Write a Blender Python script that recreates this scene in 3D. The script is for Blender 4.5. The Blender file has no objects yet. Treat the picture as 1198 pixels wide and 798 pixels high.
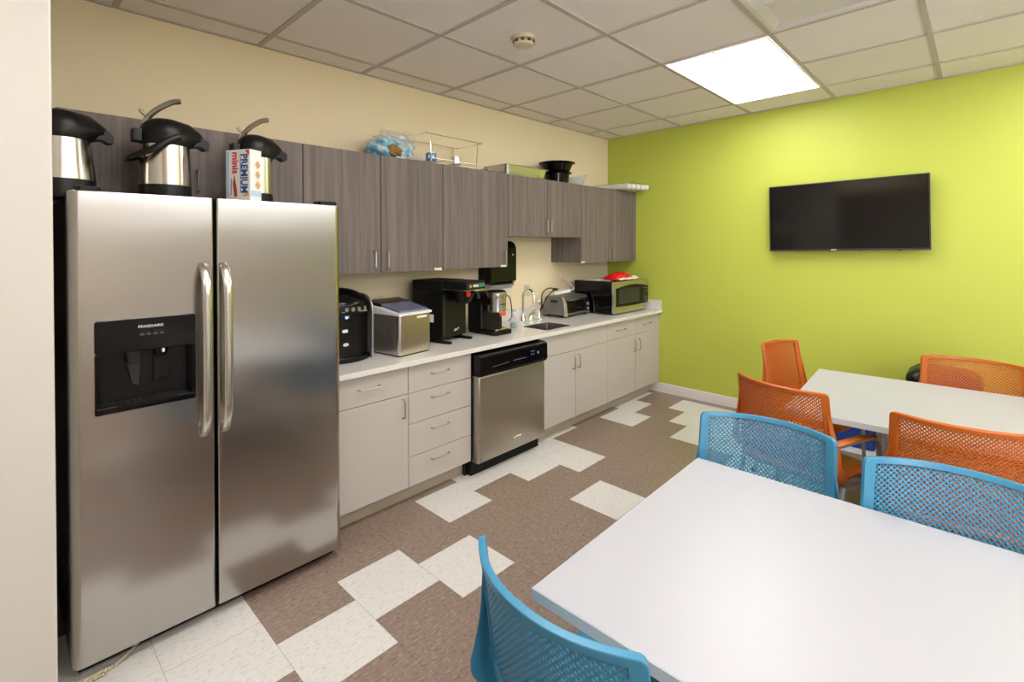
import bpy, bmesh, math, random
from mathutils import Vector, Matrix
C = bpy.context.scene.collection
PI = math.pi
R = math.radians
random.seed(7)

# ------------------------------------------------------------------ materials
def lin(c):
    c = c / 255.0
    return c / 12.92 if c <= 0.04045 else ((c + 0.055) / 1.055) ** 2.4
def rgb(r, g, b): return (lin(r), lin(g), lin(b), 1.0)

def mat(name, col, rough=0.5, metal=0.0, spec=0.5, **kw):
    m = bpy.data.materials.new(name); m.use_nodes = True
    b = m.node_tree.nodes['Principled BSDF']
    b.inputs['Base Color'].default_value = col
    b.inputs['Roughness'].default_value = rough
    b.inputs['Metallic'].default_value = metal
    b.inputs['Specular IOR Level'].default_value = spec
    for k, v in kw.items(): b.inputs[k.replace('_', ' ')].default_value = v
    return m
def nodes(m): return m.node_tree.nodes, m.node_tree.links, m.node_tree.nodes['Principled BSDF']
def noise_tex(m, scale, detail=3.0, rough=0.5, coord='Object', stretch=(1, 1, 1), loc=(0, 0, 0)):
    N, L, b = nodes(m)
    tc = N.new('ShaderNodeTexCoord'); mp = N.new('ShaderNodeMapping'); t = N.new('ShaderNodeTexNoise')
    mp.inputs['Scale'].default_value = stretch; mp.inputs['Location'].default_value = loc
    t.inputs['Scale'].default_value = scale; t.inputs['Detail'].default_value = detail; t.inputs['Roughness'].default_value = rough
    L.new(tc.outputs[coord], mp.inputs['Vector']); L.new(mp.outputs['Vector'], t.inputs['Vector'])
    return t.outputs['Fac']
def ramp(m, fac, stops):
    N, L, b = nodes(m)
    r = N.new('ShaderNodeValToRGB'); e = r.color_ramp.elements
    while len(e) < len(stops): e.new(0.5)
    for k, (p, c) in enumerate(stops): e[k].position = p; e[k].color = c
    L.new(fac, r.inputs['Fac']); return r.outputs['Color']
def mix(m, fac, a, b_, mode='MIX'):
    N, L, b = nodes(m)
    x = N.new('ShaderNodeMix'); x.data_type = 'RGBA'; x.blend_type = mode
    for sock, v in ((x.inputs[0], fac), (x.inputs[6], a), (x.inputs[7], b_)):
        if isinstance(v, (tuple, float, int)): sock.default_value = v
        else: L.new(v, sock)
    return x.outputs[2]
def setcol(m, out): m.node_tree.links.new(out, nodes(m)[2].inputs['Base Color'])
def bump(m, fac, strength=0.1, dist=0.01):
    N, L, b = nodes(m)
    x = N.new('ShaderNodeBump'); x.inputs['Strength'].default_value = strength; x.inputs['Distance'].default_value = dist
    L.new(fac, x.inputs['Height']); L.new(x.outputs['Normal'], b.inputs['Normal'])

M = {}
def paint(key, c, rough=0.55):
    m = M[key] = mat(key, c, rough, spec=0.35)
    bump(m, noise_tex(m, 220, 2), 0.05, 0.002)
paint('cream_paint', rgb(236, 219, 184))
paint('hall_paint', rgb(214, 208, 200))
paint('grey_paint', rgb(196, 188, 180))
paint('green_paint', rgb(184, 192, 78), 0.5)
M['white_trim'] = mat('white_trim', rgb(226, 220, 216), 0.4)
# ceiling tile
m = M['ceiling_tile'] = mat('ceiling_tile', rgb(240, 234, 230), 0.9, spec=0.1)
f = noise_tex(m, 160, 4, 0.7); setcol(m, ramp(m, f, [(0.25, rgb(232, 222, 218)), (0.6, rgb(246, 238, 236))])); bump(m, f, 0.25, 0.003)
M['ceiling_bar'] = mat('ceiling_bar', rgb(196, 186, 180), 0.7, spec=0.2)
# floor tiles: vinyl composition with streaky flecks
def vct(key, base, dark, light, amt):
    m = M[key] = mat(key, base, 0.32, spec=0.45)
    f1 = noise_tex(m, 36, 3, 0.6, stretch=(1.0, 2.6, 1)); f2 = noise_tex(m, 44, 2, 0.5, stretch=(0.9, 2.2, 1), loc=(3.1, 1.7, 0))
    c = mix(m, ramp(m, f1, [(0.36, (1, 1, 1, 1)), (0.47, (0, 0, 0, 1))]), base, dark)
    c = mix(m, ramp(m, f2, [(0.56 + amt, (0, 0, 0, 1)), (0.66 + amt, (1, 1, 1, 1))]), c, light)
    setcol(m, c)
vct('brown_vinyl', rgb(138, 119, 108), rgb(116, 97, 87), rgb(156, 138, 127), 0.0)
vct('white_vinyl', rgb(216, 213, 211), rgb(203, 199, 195), rgb(190, 184, 178), 0.06)
M['grout'] = mat('grout', rgb(96, 80, 70), 0.8)
# grey brown wood laminate, vertical grain
def laminate(key, a, b_, c_):
    m = M[key] = mat(key, a, 0.5, spec=0.35)
    f1 = noise_tex(m, 1.0, 4, 0.6, stretch=(38, 38, 0.9)); f2 = noise_tex(m, 1.0, 3, 0.6, stretch=(150, 150, 3.5), loc=(5, 2, 0))
    c1 = ramp(m, f1, [(0.34, b_), (0.5, a), (0.66, c_)]); c2 = ramp(m, f2, [(0.3, rgb(222, 219, 217)), (0.65, rgb(255, 255, 255))])
    setcol(m, mix(m, 0.75, c1, c2, 'MULTIPLY'))
laminate('wood_laminate', rgb(118, 107, 103), rgb(107, 96, 92), rgb(130, 118, 112))
M['beige_laminate'] = mat('beige_laminate', rgb(186, 177, 171), 0.42)
M['toe_beige'] = mat('toe_beige', rgb(178, 166, 148), 0.6)
m = M['quartz'] = mat('quartz', rgb(222, 217, 212), 0.16)
f = noise_tex(m, 140, 3, 0.7); setcol(m, ramp(m, f, [(0.34, rgb(200, 193, 187)), (0.5, rgb(224, 219, 214)), (0.7, rgb(232, 228, 224))]))
# metals
def brushed(key, c, rough, stretch, amp=0.12):
    m = M[key] = mat(key, c, rough, 1.0)
    f = noise_tex(m, 1.0, 3, 0.6, stretch=stretch)
    N, L, b = nodes(m)
    mr = N.new('ShaderNodeMapRange'); mr.inputs['To Min'].default_value = rough - amp * 0.5; mr.inputs['To Max'].default_value = rough + amp * 0.5
    L.new(f, mr.inputs['Value']); L.new(mr.outputs['Result'], b.inputs['Roughness'])
    b.inputs['Anisotropic'].default_value = 0.3
    return m
brushed('fridge_steel', (0.47, 0.445, 0.42, 1), 0.20, (2.5, 2.5, 300), 0.02)
g = noise_tex(M['fridge_steel'], 1.0, 2, 0.5, stretch=(0.9, 0.9, 2.4)); bump(M['fridge_steel'], g, 0.2, 0.02)
brushed('brushed_steel', (0.62, 0.585, 0.55, 1), 0.27, (120, 120, 3), 0.015)
brushed('dishwasher_steel', (0.50, 0.46, 0.42, 1), 0.33, (3, 3, 300), 0.05)
M['handle_steel'] = mat('handle_steel', (0.66, 0.63, 0.60, 1), 0.24, 1.0)
M['polished_steel'] = mat('polished_steel', (0.72, 0.68, 0.62, 1), 0.24, 1.0, Anisotropic=0.85, Anisotropic_Rotation=0.25)
M['chrome'] = mat('chrome', (0.86, 0.86, 0.87, 1), 0.06, 1.0)
M['pull_nickel'] = mat('pull_nickel', (0.52, 0.50, 0.48, 1), 0.28, 1.0)
M['aluminium_foil'] = mat('aluminium_foil', (0.78, 0.77, 0.74, 1), 0.28, 1.0)
bump(M['aluminium_foil'], noise_tex(M['aluminium_foil'], 60, 2), 0.3, 0.01)
M['silver_plastic'] = mat('silver_plastic', rgb(168, 168, 172), 0.3, 0.7)
M['grey_tube'] = mat('grey_tube', rgb(150, 148, 150), 0.35, 0.6)
M['toaster_silver'] = mat('toaster_silver', rgb(132, 131, 130), 0.36, 0.8)
M['sink_steel'] = mat('sink_steel', (0.40, 0.375, 0.35, 1), 0.3, 1.0)
# plastics
M['black_gloss'] = mat('black_gloss', rgb(9, 8, 8), 0.12, spec=0.3)
M['black_satin'] = mat('black_satin', rgb(13, 12, 12), 0.36, spec=0.3)
M['black_matte'] = mat('black_matte', rgb(14, 13, 13), 0.6, spec=0.25)
M['dark_grey'] = mat('dark_grey', rgb(42, 40, 40), 0.45)
M['tv_screen'] = mat('tv_screen', rgb(16, 13, 12), 0.1, spec=0.5)
M['white_plastic'] = mat('white_plastic', rgb(232, 230, 228), 0.35)
M['ivory_plastic'] = mat('ivory_plastic', rgb(214, 202, 172), 0.45)
M['table_white'] = mat('table_white', rgb(176, 176, 182), 0.36)
M['table_edge'] = mat('table_edge', rgb(198, 204, 208), 0.5)
M['blue_plastic'] = mat('blue_plastic', rgb(60, 132, 166), 0.38)
M['orange_plastic'] = mat('orange_plastic', rgb(184, 90, 20), 0.42)
M['blue_bin'] = mat('blue_bin', rgb(10, 62, 142), 0.5)
M['grey_bin'] = mat('grey_bin', rgb(150, 150, 146), 0.5)
M['red_plastic'] = mat('red_plastic', rgb(216, 20, 26), 0.3)
M['orange_tag'] = mat('orange_tag', rgb(240, 92, 30), 0.5)
M['paper'] = mat('paper', rgb(228, 224, 216), 0.7)
M['white_print'] = mat('white_print', rgb(215, 215, 215), 0.5)
M['grey_print'] = mat('grey_print', rgb(120, 120, 120), 0.5)
M['box_white'] = mat('box_white', rgb(230, 229, 228), 0.45)
M['box_blue'] = mat('box_blue', rgb(24, 72, 140), 0.45)
M['box_pale'] = mat('box_pale', rgb(178, 200, 220), 0.45)
M['box_red'] = mat('box_red', rgb(206, 36, 44), 0.45)
M['cracker'] = mat('cracker', rgb(222, 176, 128), 0.6)
M['tomato'] = mat('tomato', rgb(170, 60, 40), 0.5)
M['green_chip'] = mat('green_chip', rgb(40, 150, 110), 0.5)
M['yellow_chip'] = mat('yellow_chip', rgb(222, 190, 50), 0.5)
M['brown_food'] = mat('brown_food', rgb(150, 98, 52), 0.6)
g = noise_tex(M['brown_food'], 60, 3); setcol(M['brown_food'], ramp(M['brown_food'], g, [(0.38, rgb(110, 62, 28)), (0.5, rgb(172, 116, 64)), (0.6, rgb(92, 112, 54))]))
M['bag_blue'] = mat('bag_blue', rgb(110, 180, 215), 0.3)
g = noise_tex(M['bag_blue'], 26, 3); setcol(M['bag_blue'], ramp(M['bag_blue'], g, [(0.38, rgb(92, 166, 206)), (0.48, rgb(140, 192, 214)), (0.56, rgb(214, 222, 224))]))
M['can_blue'] = mat('can_blue', rgb(60, 130, 200), 0.3)
M['green_liquid'] = mat('green_liquid', rgb(60, 150, 120), 0.1, Transmission_Weight=0.6)
def clear(key, col, alpha):
    m = M[key] = mat(key, col, 0.12); nodes(m)[2].inputs['Alpha'].default_value = alpha
clear('clear_film', rgb(225, 225, 225), 0.32)
clear('clear_plastic', rgb(225, 228, 230), 0.28)
clear('fill_window_glass', rgb(240, 244, 246), 0.08)
clear('oven_glass', rgb(30, 24, 14), 0.55)
clear('smoke_lid', rgb(120, 124, 150), 0.75)
M['food_white'] = mat('food_white', rgb(232, 226, 216), 0.5)
def emis(key, c, s):
    m = M[key] = mat(key, c, 0.5); b = nodes(m)[2]
    b.inputs['Emission Color'].default_value = c; b.inputs['Emission Strength'].default_value = s
emis('light_lens', (1.0, 0.985, 0.965, 1), 6.2)
emis('blue_led', (0.15, 0.45, 1.0, 1), 3.0)

# ------------------------------------------------------------------ mesh helpers
def BM(): return bmesh.new()
def merge(bm, t, mi=0, mx=None):
    for f_ in t.faces: f_.material_index = mi
    if mx is not None: bmesh.ops.transform(t, matrix=mx, verts=t.verts)
    me = bpy.data.meshes.new('tmp'); t.to_mesh(me); t.free(); bm.from_mesh(me); bpy.data.meshes.remove(me)
    return bm
def box(bm, x0, x1, y0, y1, z0, z1, bev=0.0, mi=0, mx=None, seg=2, pick=None):
    t = BM(); bmesh.ops.create_cube(t, size=1.0)
    for v in t.verts:
        v.co = Vector(((x0 + x1) / 2 + v.co.x * (x1 - x0), (y0 + y1) / 2 + v.co.y * (y1 - y0), (z0 + z1) / 2 + v.co.z * (z1 - z0)))
    if bev > 0:
        ed = [e for e in t.edges if pick is None or pick(e)]
        bmesh.ops.bevel(t, geom=ed, offset=bev, segments=seg, affect='EDGES', profile=0.5)
    return merge(bm, t, mi, mx)
def vert_edges(e): return abs(e.verts[0].co.z - e.verts[1].co.z) > 1e-5
def y_edges(e): return abs(e.verts[0].co.y - e.verts[1].co.y) > 1e-5
def smooth_path(pts, n=6, closed=False):
    P = [Vector(p) for p in pts]; out = []
    L_ = len(P)
    rng = range(L_ if closed else L_ - 1)
    for i in rng:
        if closed: a, b, c, d = P[i - 1], P[i], P[(i + 1) % L_], P[(i + 2) % L_]
        else: a, b, c, d = P[max(i - 1, 0)], P[i], P[i + 1], P[min(i + 2, L_ - 1)]
        for k in range(n):
            t = k / n
            out.append(0.5 * ((2 * b) + (c - a) * t + (2 * a - 5 * b + 4 * c - d) * t * t + (3 * b - a - 3 * c + d) * t ** 3))
    if not closed: out.append(P[-1])
    return out
def tube(bm, pts, r, n=10, closed=False, flat=None, mi=0):
    """round tube; flat=(width, thick, axis): elliptical section with its width along axis"""
    P = [Vector(p) for p in pts]; t = BM(); rings = []
    L_ = len(P); up = Vector((0, 0, 1)); prevu = None
    for i, p in enumerate(P):
        if closed: d = P[(i + 1) % L_] - P[i - 1]
        else: d = P[min(i + 1, L_ - 1)] - P[max(i - 1, 0)]
        d.normalize()
        if flat is not None: ref = Vector(flat[2])
        elif prevu is not None: ref = prevu
        else: ref = up if abs(d.z) < 0.9 else Vector((1, 0, 0))
        u = ref - d * ref.dot(d)
        if u.length < 1e-6: u = d.orthogonal()
        u.normalize(); prevu = u; w = d.cross(u)
        rr = r[i] if isinstance(r, (list, tuple)) else r
        ru, rw = (flat[0], flat[1]) if flat is not None else (rr, rr)
        if flat is not None and isinstance(r, (list, tuple)): ru, rw = ru * rr, rw * rr
        rings.append([t.verts.new(p + u * ru * math.cos(2 * PI * k / n) + w * rw * math.sin(2 * PI * k / n)) for k in range(n)])
    for i in range(L_ if closed else L_ - 1):
        a, b = rings[i], rings[(i + 1) % L_]
        for k in range(n): t.faces.new((a[k], a[(k + 1) % n], b[(k + 1) % n], b[k]))
    if not closed:
        t.faces.new(rings[0][::-1]); t.faces.new(rings[-1])
    bmesh.ops.recalc_face_normals(t, faces=t.faces)
    return merge(bm, t, mi)
def cyl(bm, p0, p1, r0, r1=None, n=24, mi=0):
    return tube(bm, [p0, p1], [r0, r0 if r1 is None else r1], n, mi=mi)
def lathe(bm, prof, c=(0, 0, 0), n=32, mi=0, mx=None, sx=1.0, sy=1.0):
    t = BM(); rings = []
    for r, z in prof:
        if r < 1e-6: rings.append([t.verts.new((c[0], c[1], c[2] + z))])
        else: rings.append([t.verts.new((c[0] + sx * r * math.cos(2 * PI * k / n), c[1] + sy * r * math.sin(2 * PI * k / n), c[2] + z)) for k in range(n)])
    for a, b in zip(rings[:-1], rings[1:]):
        for k in range(n):
            k2 = (k + 1) % n
            if len(a) == 1 and len(b) == 1: continue
            if len(a) == 1: t.faces.new((a[0], b[k2], b[k]))
            elif len(b) == 1: t.faces.new((a[k], a[k2], b[0]))
            else: t.faces.new((a[k], a[k2], b[k2], b[k]))
    bmesh.ops.recalc_face_normals(t, faces=t.faces)
    return merge(bm, t, mi, mx)
def prism(bm, outline, a0, a1, axis='y', bev=0.0, mi=0, mx=None, seg=2):
    """outline in the plane across `axis`: y -> (x,z), x -> (y,z), z -> (x,y)"""
    t = BM()
    def P(u, v, w): return {'y': (u, w, v), 'x': (w, u, v), 'z': (u, v, w)}[axis]
    A = [t.verts.new(P(u, v, a0)) for u, v in outline]; B = [t.verts.new(P(u, v, a1)) for u, v in outline]
    n = len(A); t.faces.new(A); t.faces.new(B[::-1])
    for k in range(n): t.faces.new((A[k], B[k], B[(k + 1) % n], A[(k + 1) % n]))
    bmesh.ops.recalc_face_normals(t, faces=t.faces)
    if bev > 0:
        cap = [e for e in t.edges if len({v in A for v in e.verts}) == 1]
        bmesh.ops.bevel(t, geom=cap, offset=bev, segments=seg, affect='EDGES', profile=0.5)
    return merge(bm, t, mi, mx)
def rrect(x0, x1, z0, z1, r, n=5):
    out = []
    for cx, cz, a0 in ((x1 - r, z1 - r, 0), (x0 + r, z1 - r, 90), (x0 + r, z0 + r, 180), (x1 - r, z0 + r, 270)):
        for k in range(n + 1):
            a = R(a0 + 90 * k / n); out.append((cx + r * math.cos(a), cz + r * math.sin(a)))
    return out
def grid_surface(bm, fn, us, vs, mi=0, keep=None):
    t = BM(); V = {}
    def g(i, j):
        if (i, j) not in V: V[i, j] = t.verts.new(fn(us[i], vs[j]))
        return V[i, j]
    for i in range(len(us) - 1):
        for j in range(len(vs) - 1):
            if keep and not keep((us[i] + us[i + 1]) / 2, (vs[j] + vs[j + 1]) / 2): continue
            t.faces.new((g(i, j), g(i + 1, j), g(i + 1, j + 1), g(i, j + 1)))
    return merge(bm, t, mi)

# ------------------------------------------------------------------ object helpers
def root_of(o):
    while o.parent: o = o.parent
    return o
def obj(name, bm, m, parent=None, world=True, angle=38, label=None, solid=0.0, bev=0.0, flat=False):
    """world=True: the mesh is in world coordinates, shifted to its thing's base"""
    mats = m if isinstance(m, (list, tuple)) else [m]
    me = bpy.data.meshes.new(name)
    if parent is not None and world:
        off = root_of(parent).location
        bmesh.ops.translate(bm, verts=bm.verts, vec=-Vector(off))
    bm.to_mesh(me); bm.free()
    for k in mats: me.materials.append(M[k])
    if not flat:
        for p in me.polygons: p.use_smooth = True
        me.set_sharp_from_angle(angle=R(angle))
    o = bpy.data.objects.new(name, me); C.objects.link(o)
    if parent is not None: o.parent = parent
    if label: o['label'] = label
    if solid:
        s = o.modifiers.new('Solidify', 'SOLIDIFY'); s.thickness = abs(solid); s.offset = 0 if solid > 0 else -1
    if bev:
        s = o.modifiers.new('Bevel', 'BEVEL'); s.width = bev; s.segments = 2; s.limit_method = 'ANGLE'
    if not flat: weighted(o)
    return o
def weighted(o):
    s = o.modifiers.new('WeightedNormal', 'WEIGHTED_NORMAL'); s.weight = 100; s.keep_sharp = True; s.mode = 'FACE_AREA'
def tag(o, label, cat, group=None):
    o['label'] = label; o['category'] = cat
    if group: o['group'] = group
    return o
def thing(name, label, cat, loc=(0, 0, 0), rotz=0.0, group=None):
    o = bpy.data.objects.new(name, None); C.objects.link(o); o.empty_display_size = 0.05
    o.location = loc; o.rotation_euler = (0, 0, rotz)
    return tag(o, label, cat, group)
def single(name, bm, m, label, cat, loc, group=None, **kw):
    """a thing that is one mesh, built in world coordinates, its origin moved to loc"""
    bmesh.ops.translate(bm, verts=bm.verts, vec=-Vector(loc))
    o = obj(name, bm, m, None, **kw); o.location = loc
    return tag(o, label, cat, group)
def struct(name, bm, m, parent=None, **kw):
    o = obj(name, bm, m, parent, **kw); o['kind'] = 'structure'; return o
def dup(root, loc, rotz, label, group=None):
    r = root.copy(); C.objects.link(r); r.location = loc; r.rotation_euler = (0, 0, rotz); r['label'] = label
    if group: r['group'] = group
    def rec(src, dst):
        for ch in list(src.children):
            c = ch.copy(); C.objects.link(c); c.parent = dst; rec(ch, c)
    rec(root, r); return r
def boolean(o, cutter_bm):
    me = bpy.data.meshes.new('cutter'); cutter_bm.to_mesh(me); cutter_bm.free()
    c = bpy.data.objects.new('cutter', me); C.objects.link(c)
    c.parent = o.parent
    for q in list(o.modifiers): o.modifiers.remove(q)
    md = o.modifiers.new('Cut', 'BOOLEAN'); md.operation = 'DIFFERENCE'; md.object = c; md.solver = 'EXACT'
    bpy.context.view_layer.update()
    dg = bpy.context.evaluated_depsgraph_get()
    new = bpy.data.meshes.new_from_object(o.evaluated_get(dg)); o.modifiers.remove(md)
    old = o.data; o.data = new; new.name = old.name
    bpy.data.objects.remove(c)
    for p in new.polygons: p.use_smooth = True
    new.set_sharp_from_angle(angle=R(30)); weighted(o)
def text_bm(s, size, ext=0.0006, align='CENTER', shear=0.0, bold=0.0):
    cu = bpy.data.curves.new('t', 'FONT'); cu.body = s; cu.size = size; cu.extrude = ext
    cu.align_x = align; cu.align_y = 'CENTER'; cu.shear = shear; cu.offset = bold; cu.resolution_u = 3
    o = bpy.data.objects.new('t', cu); C.objects.link(o)
    bpy.context.view_layer.update()
    me = bpy.data.meshes.new_from_object(o.evaluated_get(bpy.context.evaluated_depsgraph_get()))
    bpy.data.objects.remove(o); bm = BM(); bm.from_mesh(me); bpy.data.meshes.remove(me)
    return bm
def frame_mx(origin, xa, ya):
    xa = Vector(xa).normalized(); ya = Vector(ya).normalized(); za = xa.cross(ya)
    mx = Matrix((xa, ya, za)).transposed().to_4x4(); mx.translation = Vector(origin); return mx

# ------------------------------------------------------------------ room
XG, YK, YR = 4.44, 2.83, -3.0          # green wall, kitchen wall, opposite wall
GX, GY, GS = 1.6053, 2.029, 0.6096     # ceiling grid
def zc(x, y): return 2.5179 + 0.0073 * x - 0.0124 * y

def slab(x0, x1, y0, y1, z0, z1): return box(BM(), x0, x1, y0, y1, z0, z1)
struct('wall_left', slab(-0.1, XG + 0.15, YK, YK + 0.15, -0.05, 2.75), 'cream_paint')
struct('wall_far', slab(XG, XG + 0.15, YR - 0.15, YK, -0.05, 2.75), 'green_paint')
def fill_window_in(name, axis, face, inner, a0, a1, z0, z1, panes):
    # axis 'y': wall plane y=face, runs along x; axis 'x': wall plane x=face, runs along y; inner = direction into the room
    def bx(bm, p0, p1, d0, d1, q0, q1, bev=0.0):
        d0, d1 = sorted((face + inner * d0, face + inner * d1))
        if axis == 'y': box(bm, p0, p1, d0, d1, q0, q1, bev)
        else: box(bm, d0, d1, p0, p1, q0, q1, bev)
    b = BM(); f = 0.045
    bx(b, a0, a0 + f, -0.10, -0.04, z0, z1); bx(b, a1 - f, a1, -0.10, -0.04, z0, z1)
    bx(b, a0 + f, a1 - f, -0.10, -0.04, z0, z0 + f); bx(b, a0 + f, a1 - f, -0.10, -0.04, z1 - f, z1)
    for k in range(1, panes):
        c = a0 + (a1 - a0) * k / panes; bx(b, c - 0.018, c + 0.018, -0.10, -0.04, z0 + f, z1 - f)
    wf = struct(name, b, 'white_trim')
    b = BM(); bx(b, a0 + f, a1 - f, -0.072, -0.068, z0 + f, z1 - f); struct('fill_window_pane', b, 'fill_window_glass', wf, world=False)
    b = BM(); bx(b, a0 - 0.02, a1 + 0.02, -0.04, 0.04, z0 - 0.025, z0, 0.004); struct('fill_window_sill', b, 'white_trim', wf, world=False)
b = BM(); W1x0, W1x1, W1z0, W1z1 = 0.3, 4.3, 2.06, 2.44
box(b, -0.16, XG, YR - 0.15, YR, -0.05, W1z0); box(b, -0.16, XG, YR - 0.15, YR, W1z1, 2.75)
for x0, x1 in ((-0.16, W1x0), (W1x1, XG)): box(b, x0, x1, YR - 0.15, YR, W1z0, W1z1)
struct('wall_right', b, 'grey_paint')
fill_window_in('fill_window_1', 'y', YR, 1, W1x0, W1x1, W1z0, W1z1, 4)  # unseen high opening, added so sky light brightens the ceiling and walls
b = BM()
box(b, -0.16, 0.098, 1.572, YK, -0.05, 2.75, 0.006, pick=vert_edges)
struct('wall_near', b, 'hall_paint')
W2y0, W2y1, W2z0, W2z1 = -2.9, -0.95, 0.45, 2.42
b = BM()
box(b, -0.16, 0.098, YR, W2y0, -0.05, 2.75); box(b, -0.16, 0.098, W2y1, -0.75, -0.05, 2.75)
box(b, -0.16, 0.098, W2y0, W2y1, -0.05, W2z0); box(b, -0.16, 0.098, W2y0, W2y1, W2z1, 2.75)
box(b, -0.16, 0.098, -0.75, 1.572, 2.2, 2.75)
struct('wall_near', b, 'cream_paint')
fill_window_in('fill_window_2', 'x', 0.098, 1, W2y0, W2y1, W2z0, W2z1, 2)  # second added opening, behind the view, for frontal fill light
struct('wall_hall', slab(-2.45, -2.3, -0.9, YK + 0.15, -0.05, 2.75), 'hall_paint')
struct('wall_hall', slab(-2.3, -0.16, -0.9, -0.78, -0.05, 2.75), 'hall_paint')
struct('wall_hall', slab(-2.3, -0.1, YK, YK + 0.15, -0.05, 2.75), 'hall_paint')

# floor
T = 0.3048; OX, OY = 0.9887, 1.9558
white = {2: [0], 3: [0.5], 4: [0, 1, -2], 5: [-0.5, 0.5], 6: [1], 0: [-1], -1: [-1.5], 1: [-1.5], -2: [-1, 0], -3: [-0.5, -1.5, 0.5],
         8: [0, -2, -3], 9: [0.5, -1.5, -2.5, -3.5], 10: [1, -1, -2, -3, -4, -5], 7: [-4.5, -3.5], 11: [-3.5, -4.5],
         12: [], -4: [-2, -1, 0], 5.5: []}
b = BM(); g_ = 0.0005
for i in range(-11, 12):
    off = 0.5 if i % 2 else 0.0
    for j in range(-17, 4):
        y = j + off
        x0, x1 = max(OX + i * T, -2.3), min(OX + (i + 1) * T, XG + 0.05)
        y0, y1 = max(OY + y * T, YR - 0.05), min(OY + (y + 1) * T, YK + 0.05)
        if x1 - x0 < 0.01 or y1 - y0 < 0.01: continue
        w = any(abs(y - q) < 0.1 for q in white.get(i, []))
        if i in (3, 0, -2, 6, 2) and y < -6 and (i * 7 + j * 3) % 5 == 0: w = True
        vs = [b.verts.new(p) for p in ((x0 + g_, y0 + g_, 0), (x1 - g_, y0 + g_, 0), (x1 - g_, y1 - g_, 0), (x0 + g_, y1 - g_, 0))]
        b.faces.new(vs).material_index = 1 if w else 0
box(b, -2.3, XG + 0.05, YR - 0.05, YK + 0.05, -0.05, -0.0012, mi=2)
struct('floor', b, ['brown_vinyl', 'white_vinyl', 'grout'], flat=True)

# ceiling: lay-in tiles between bars; cells taken by lights and the diffuser are left out
LIGHT = [(2, -2), (2, -5), (-2, -5), (-2, -2), (-5, -3)]   # first cell (x, y) of 2 x 1 troffers; the first one is in view, the others are added to brighten the room
DIFF = (1, -3)
skip = {DIFF}
for i, j in LIGHT: skip |= {(i, j), (i + 1, j)}
b = BM(); hb = 0.0125
def cell(i, j): return GX + i * GS, GX + (i + 1) * GS, GY + j * GS, GY + (j + 1) * GS
for i in range(-7, 6):
    for j in range(-9, 3):
        if (i, j) in skip: continue
        x0, x1, y0, y1 = cell(i, j)
        x0, x1 = max(x0, -2.35), min(x1, XG + 0.05); y0, y1 = max(y0, YR - 0.05), min(y1, YK + 0.05)
        if x1 - x0 < 0.02 or y1 - y0 < 0.02: continue
        t = BM()
        vs = [t.verts.new((x, y, zc(x, y) + 0.006)) for x, y in ((x0, y0), (x0, y1), (x1, y1), (x1, y0))]
        t.faces.new(vs); merge(b, t, 0)
def bar(x0, x1, y0, y1):
    t = BM(); lo = [t.verts.new((x, y, zc(x, y))) for x, y in ((x0, y0), (x0, y1), (x1, y1), (x1, y0))]
    hi = [t.verts.new((v.co.x, v.co.y, v.co.z + 0.03)) for v in lo]
    t.faces.new(lo)
    for k in range(4): t.faces.new((lo[k], hi[k], hi[(k + 1) % 4], lo[(k + 1) % 4]))
    merge(b, t, 1)
for i in range(-6, 6):
    x = GX + i * GS
    if -2.3 < x < XG: bar(x - hb, x + hb, YR, YK)
for j in range(-8, 3):
    y = GY + j * GS
    if not (YR < y < YK): continue
    spans = [(-2.3, XG)]
    for i in range(-7, 6):
        x0, x1 = GX + i * GS + hb, GX + (i + 1) * GS - hb
        x0, x1 = max(x0, -2.3), min(x1, XG)
        if x1 > x0: bar(x0, x1, y - hb, y + hb)
# wall angle along the two visible walls
bar(-0.1, XG, YK - 0.022, YK); bar(XG - 0.022, XG, YR, YK - 0.022)
struct('ceiling', b, ['ceiling_tile', 'ceiling_bar'], flat=True)
b = BM(); box(b, -2.45, XG + 0.15, YR - 0.15, YK + 0.15, 2.70, 2.75); struct('ceiling_deck', b, 'ceiling_bar')

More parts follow.
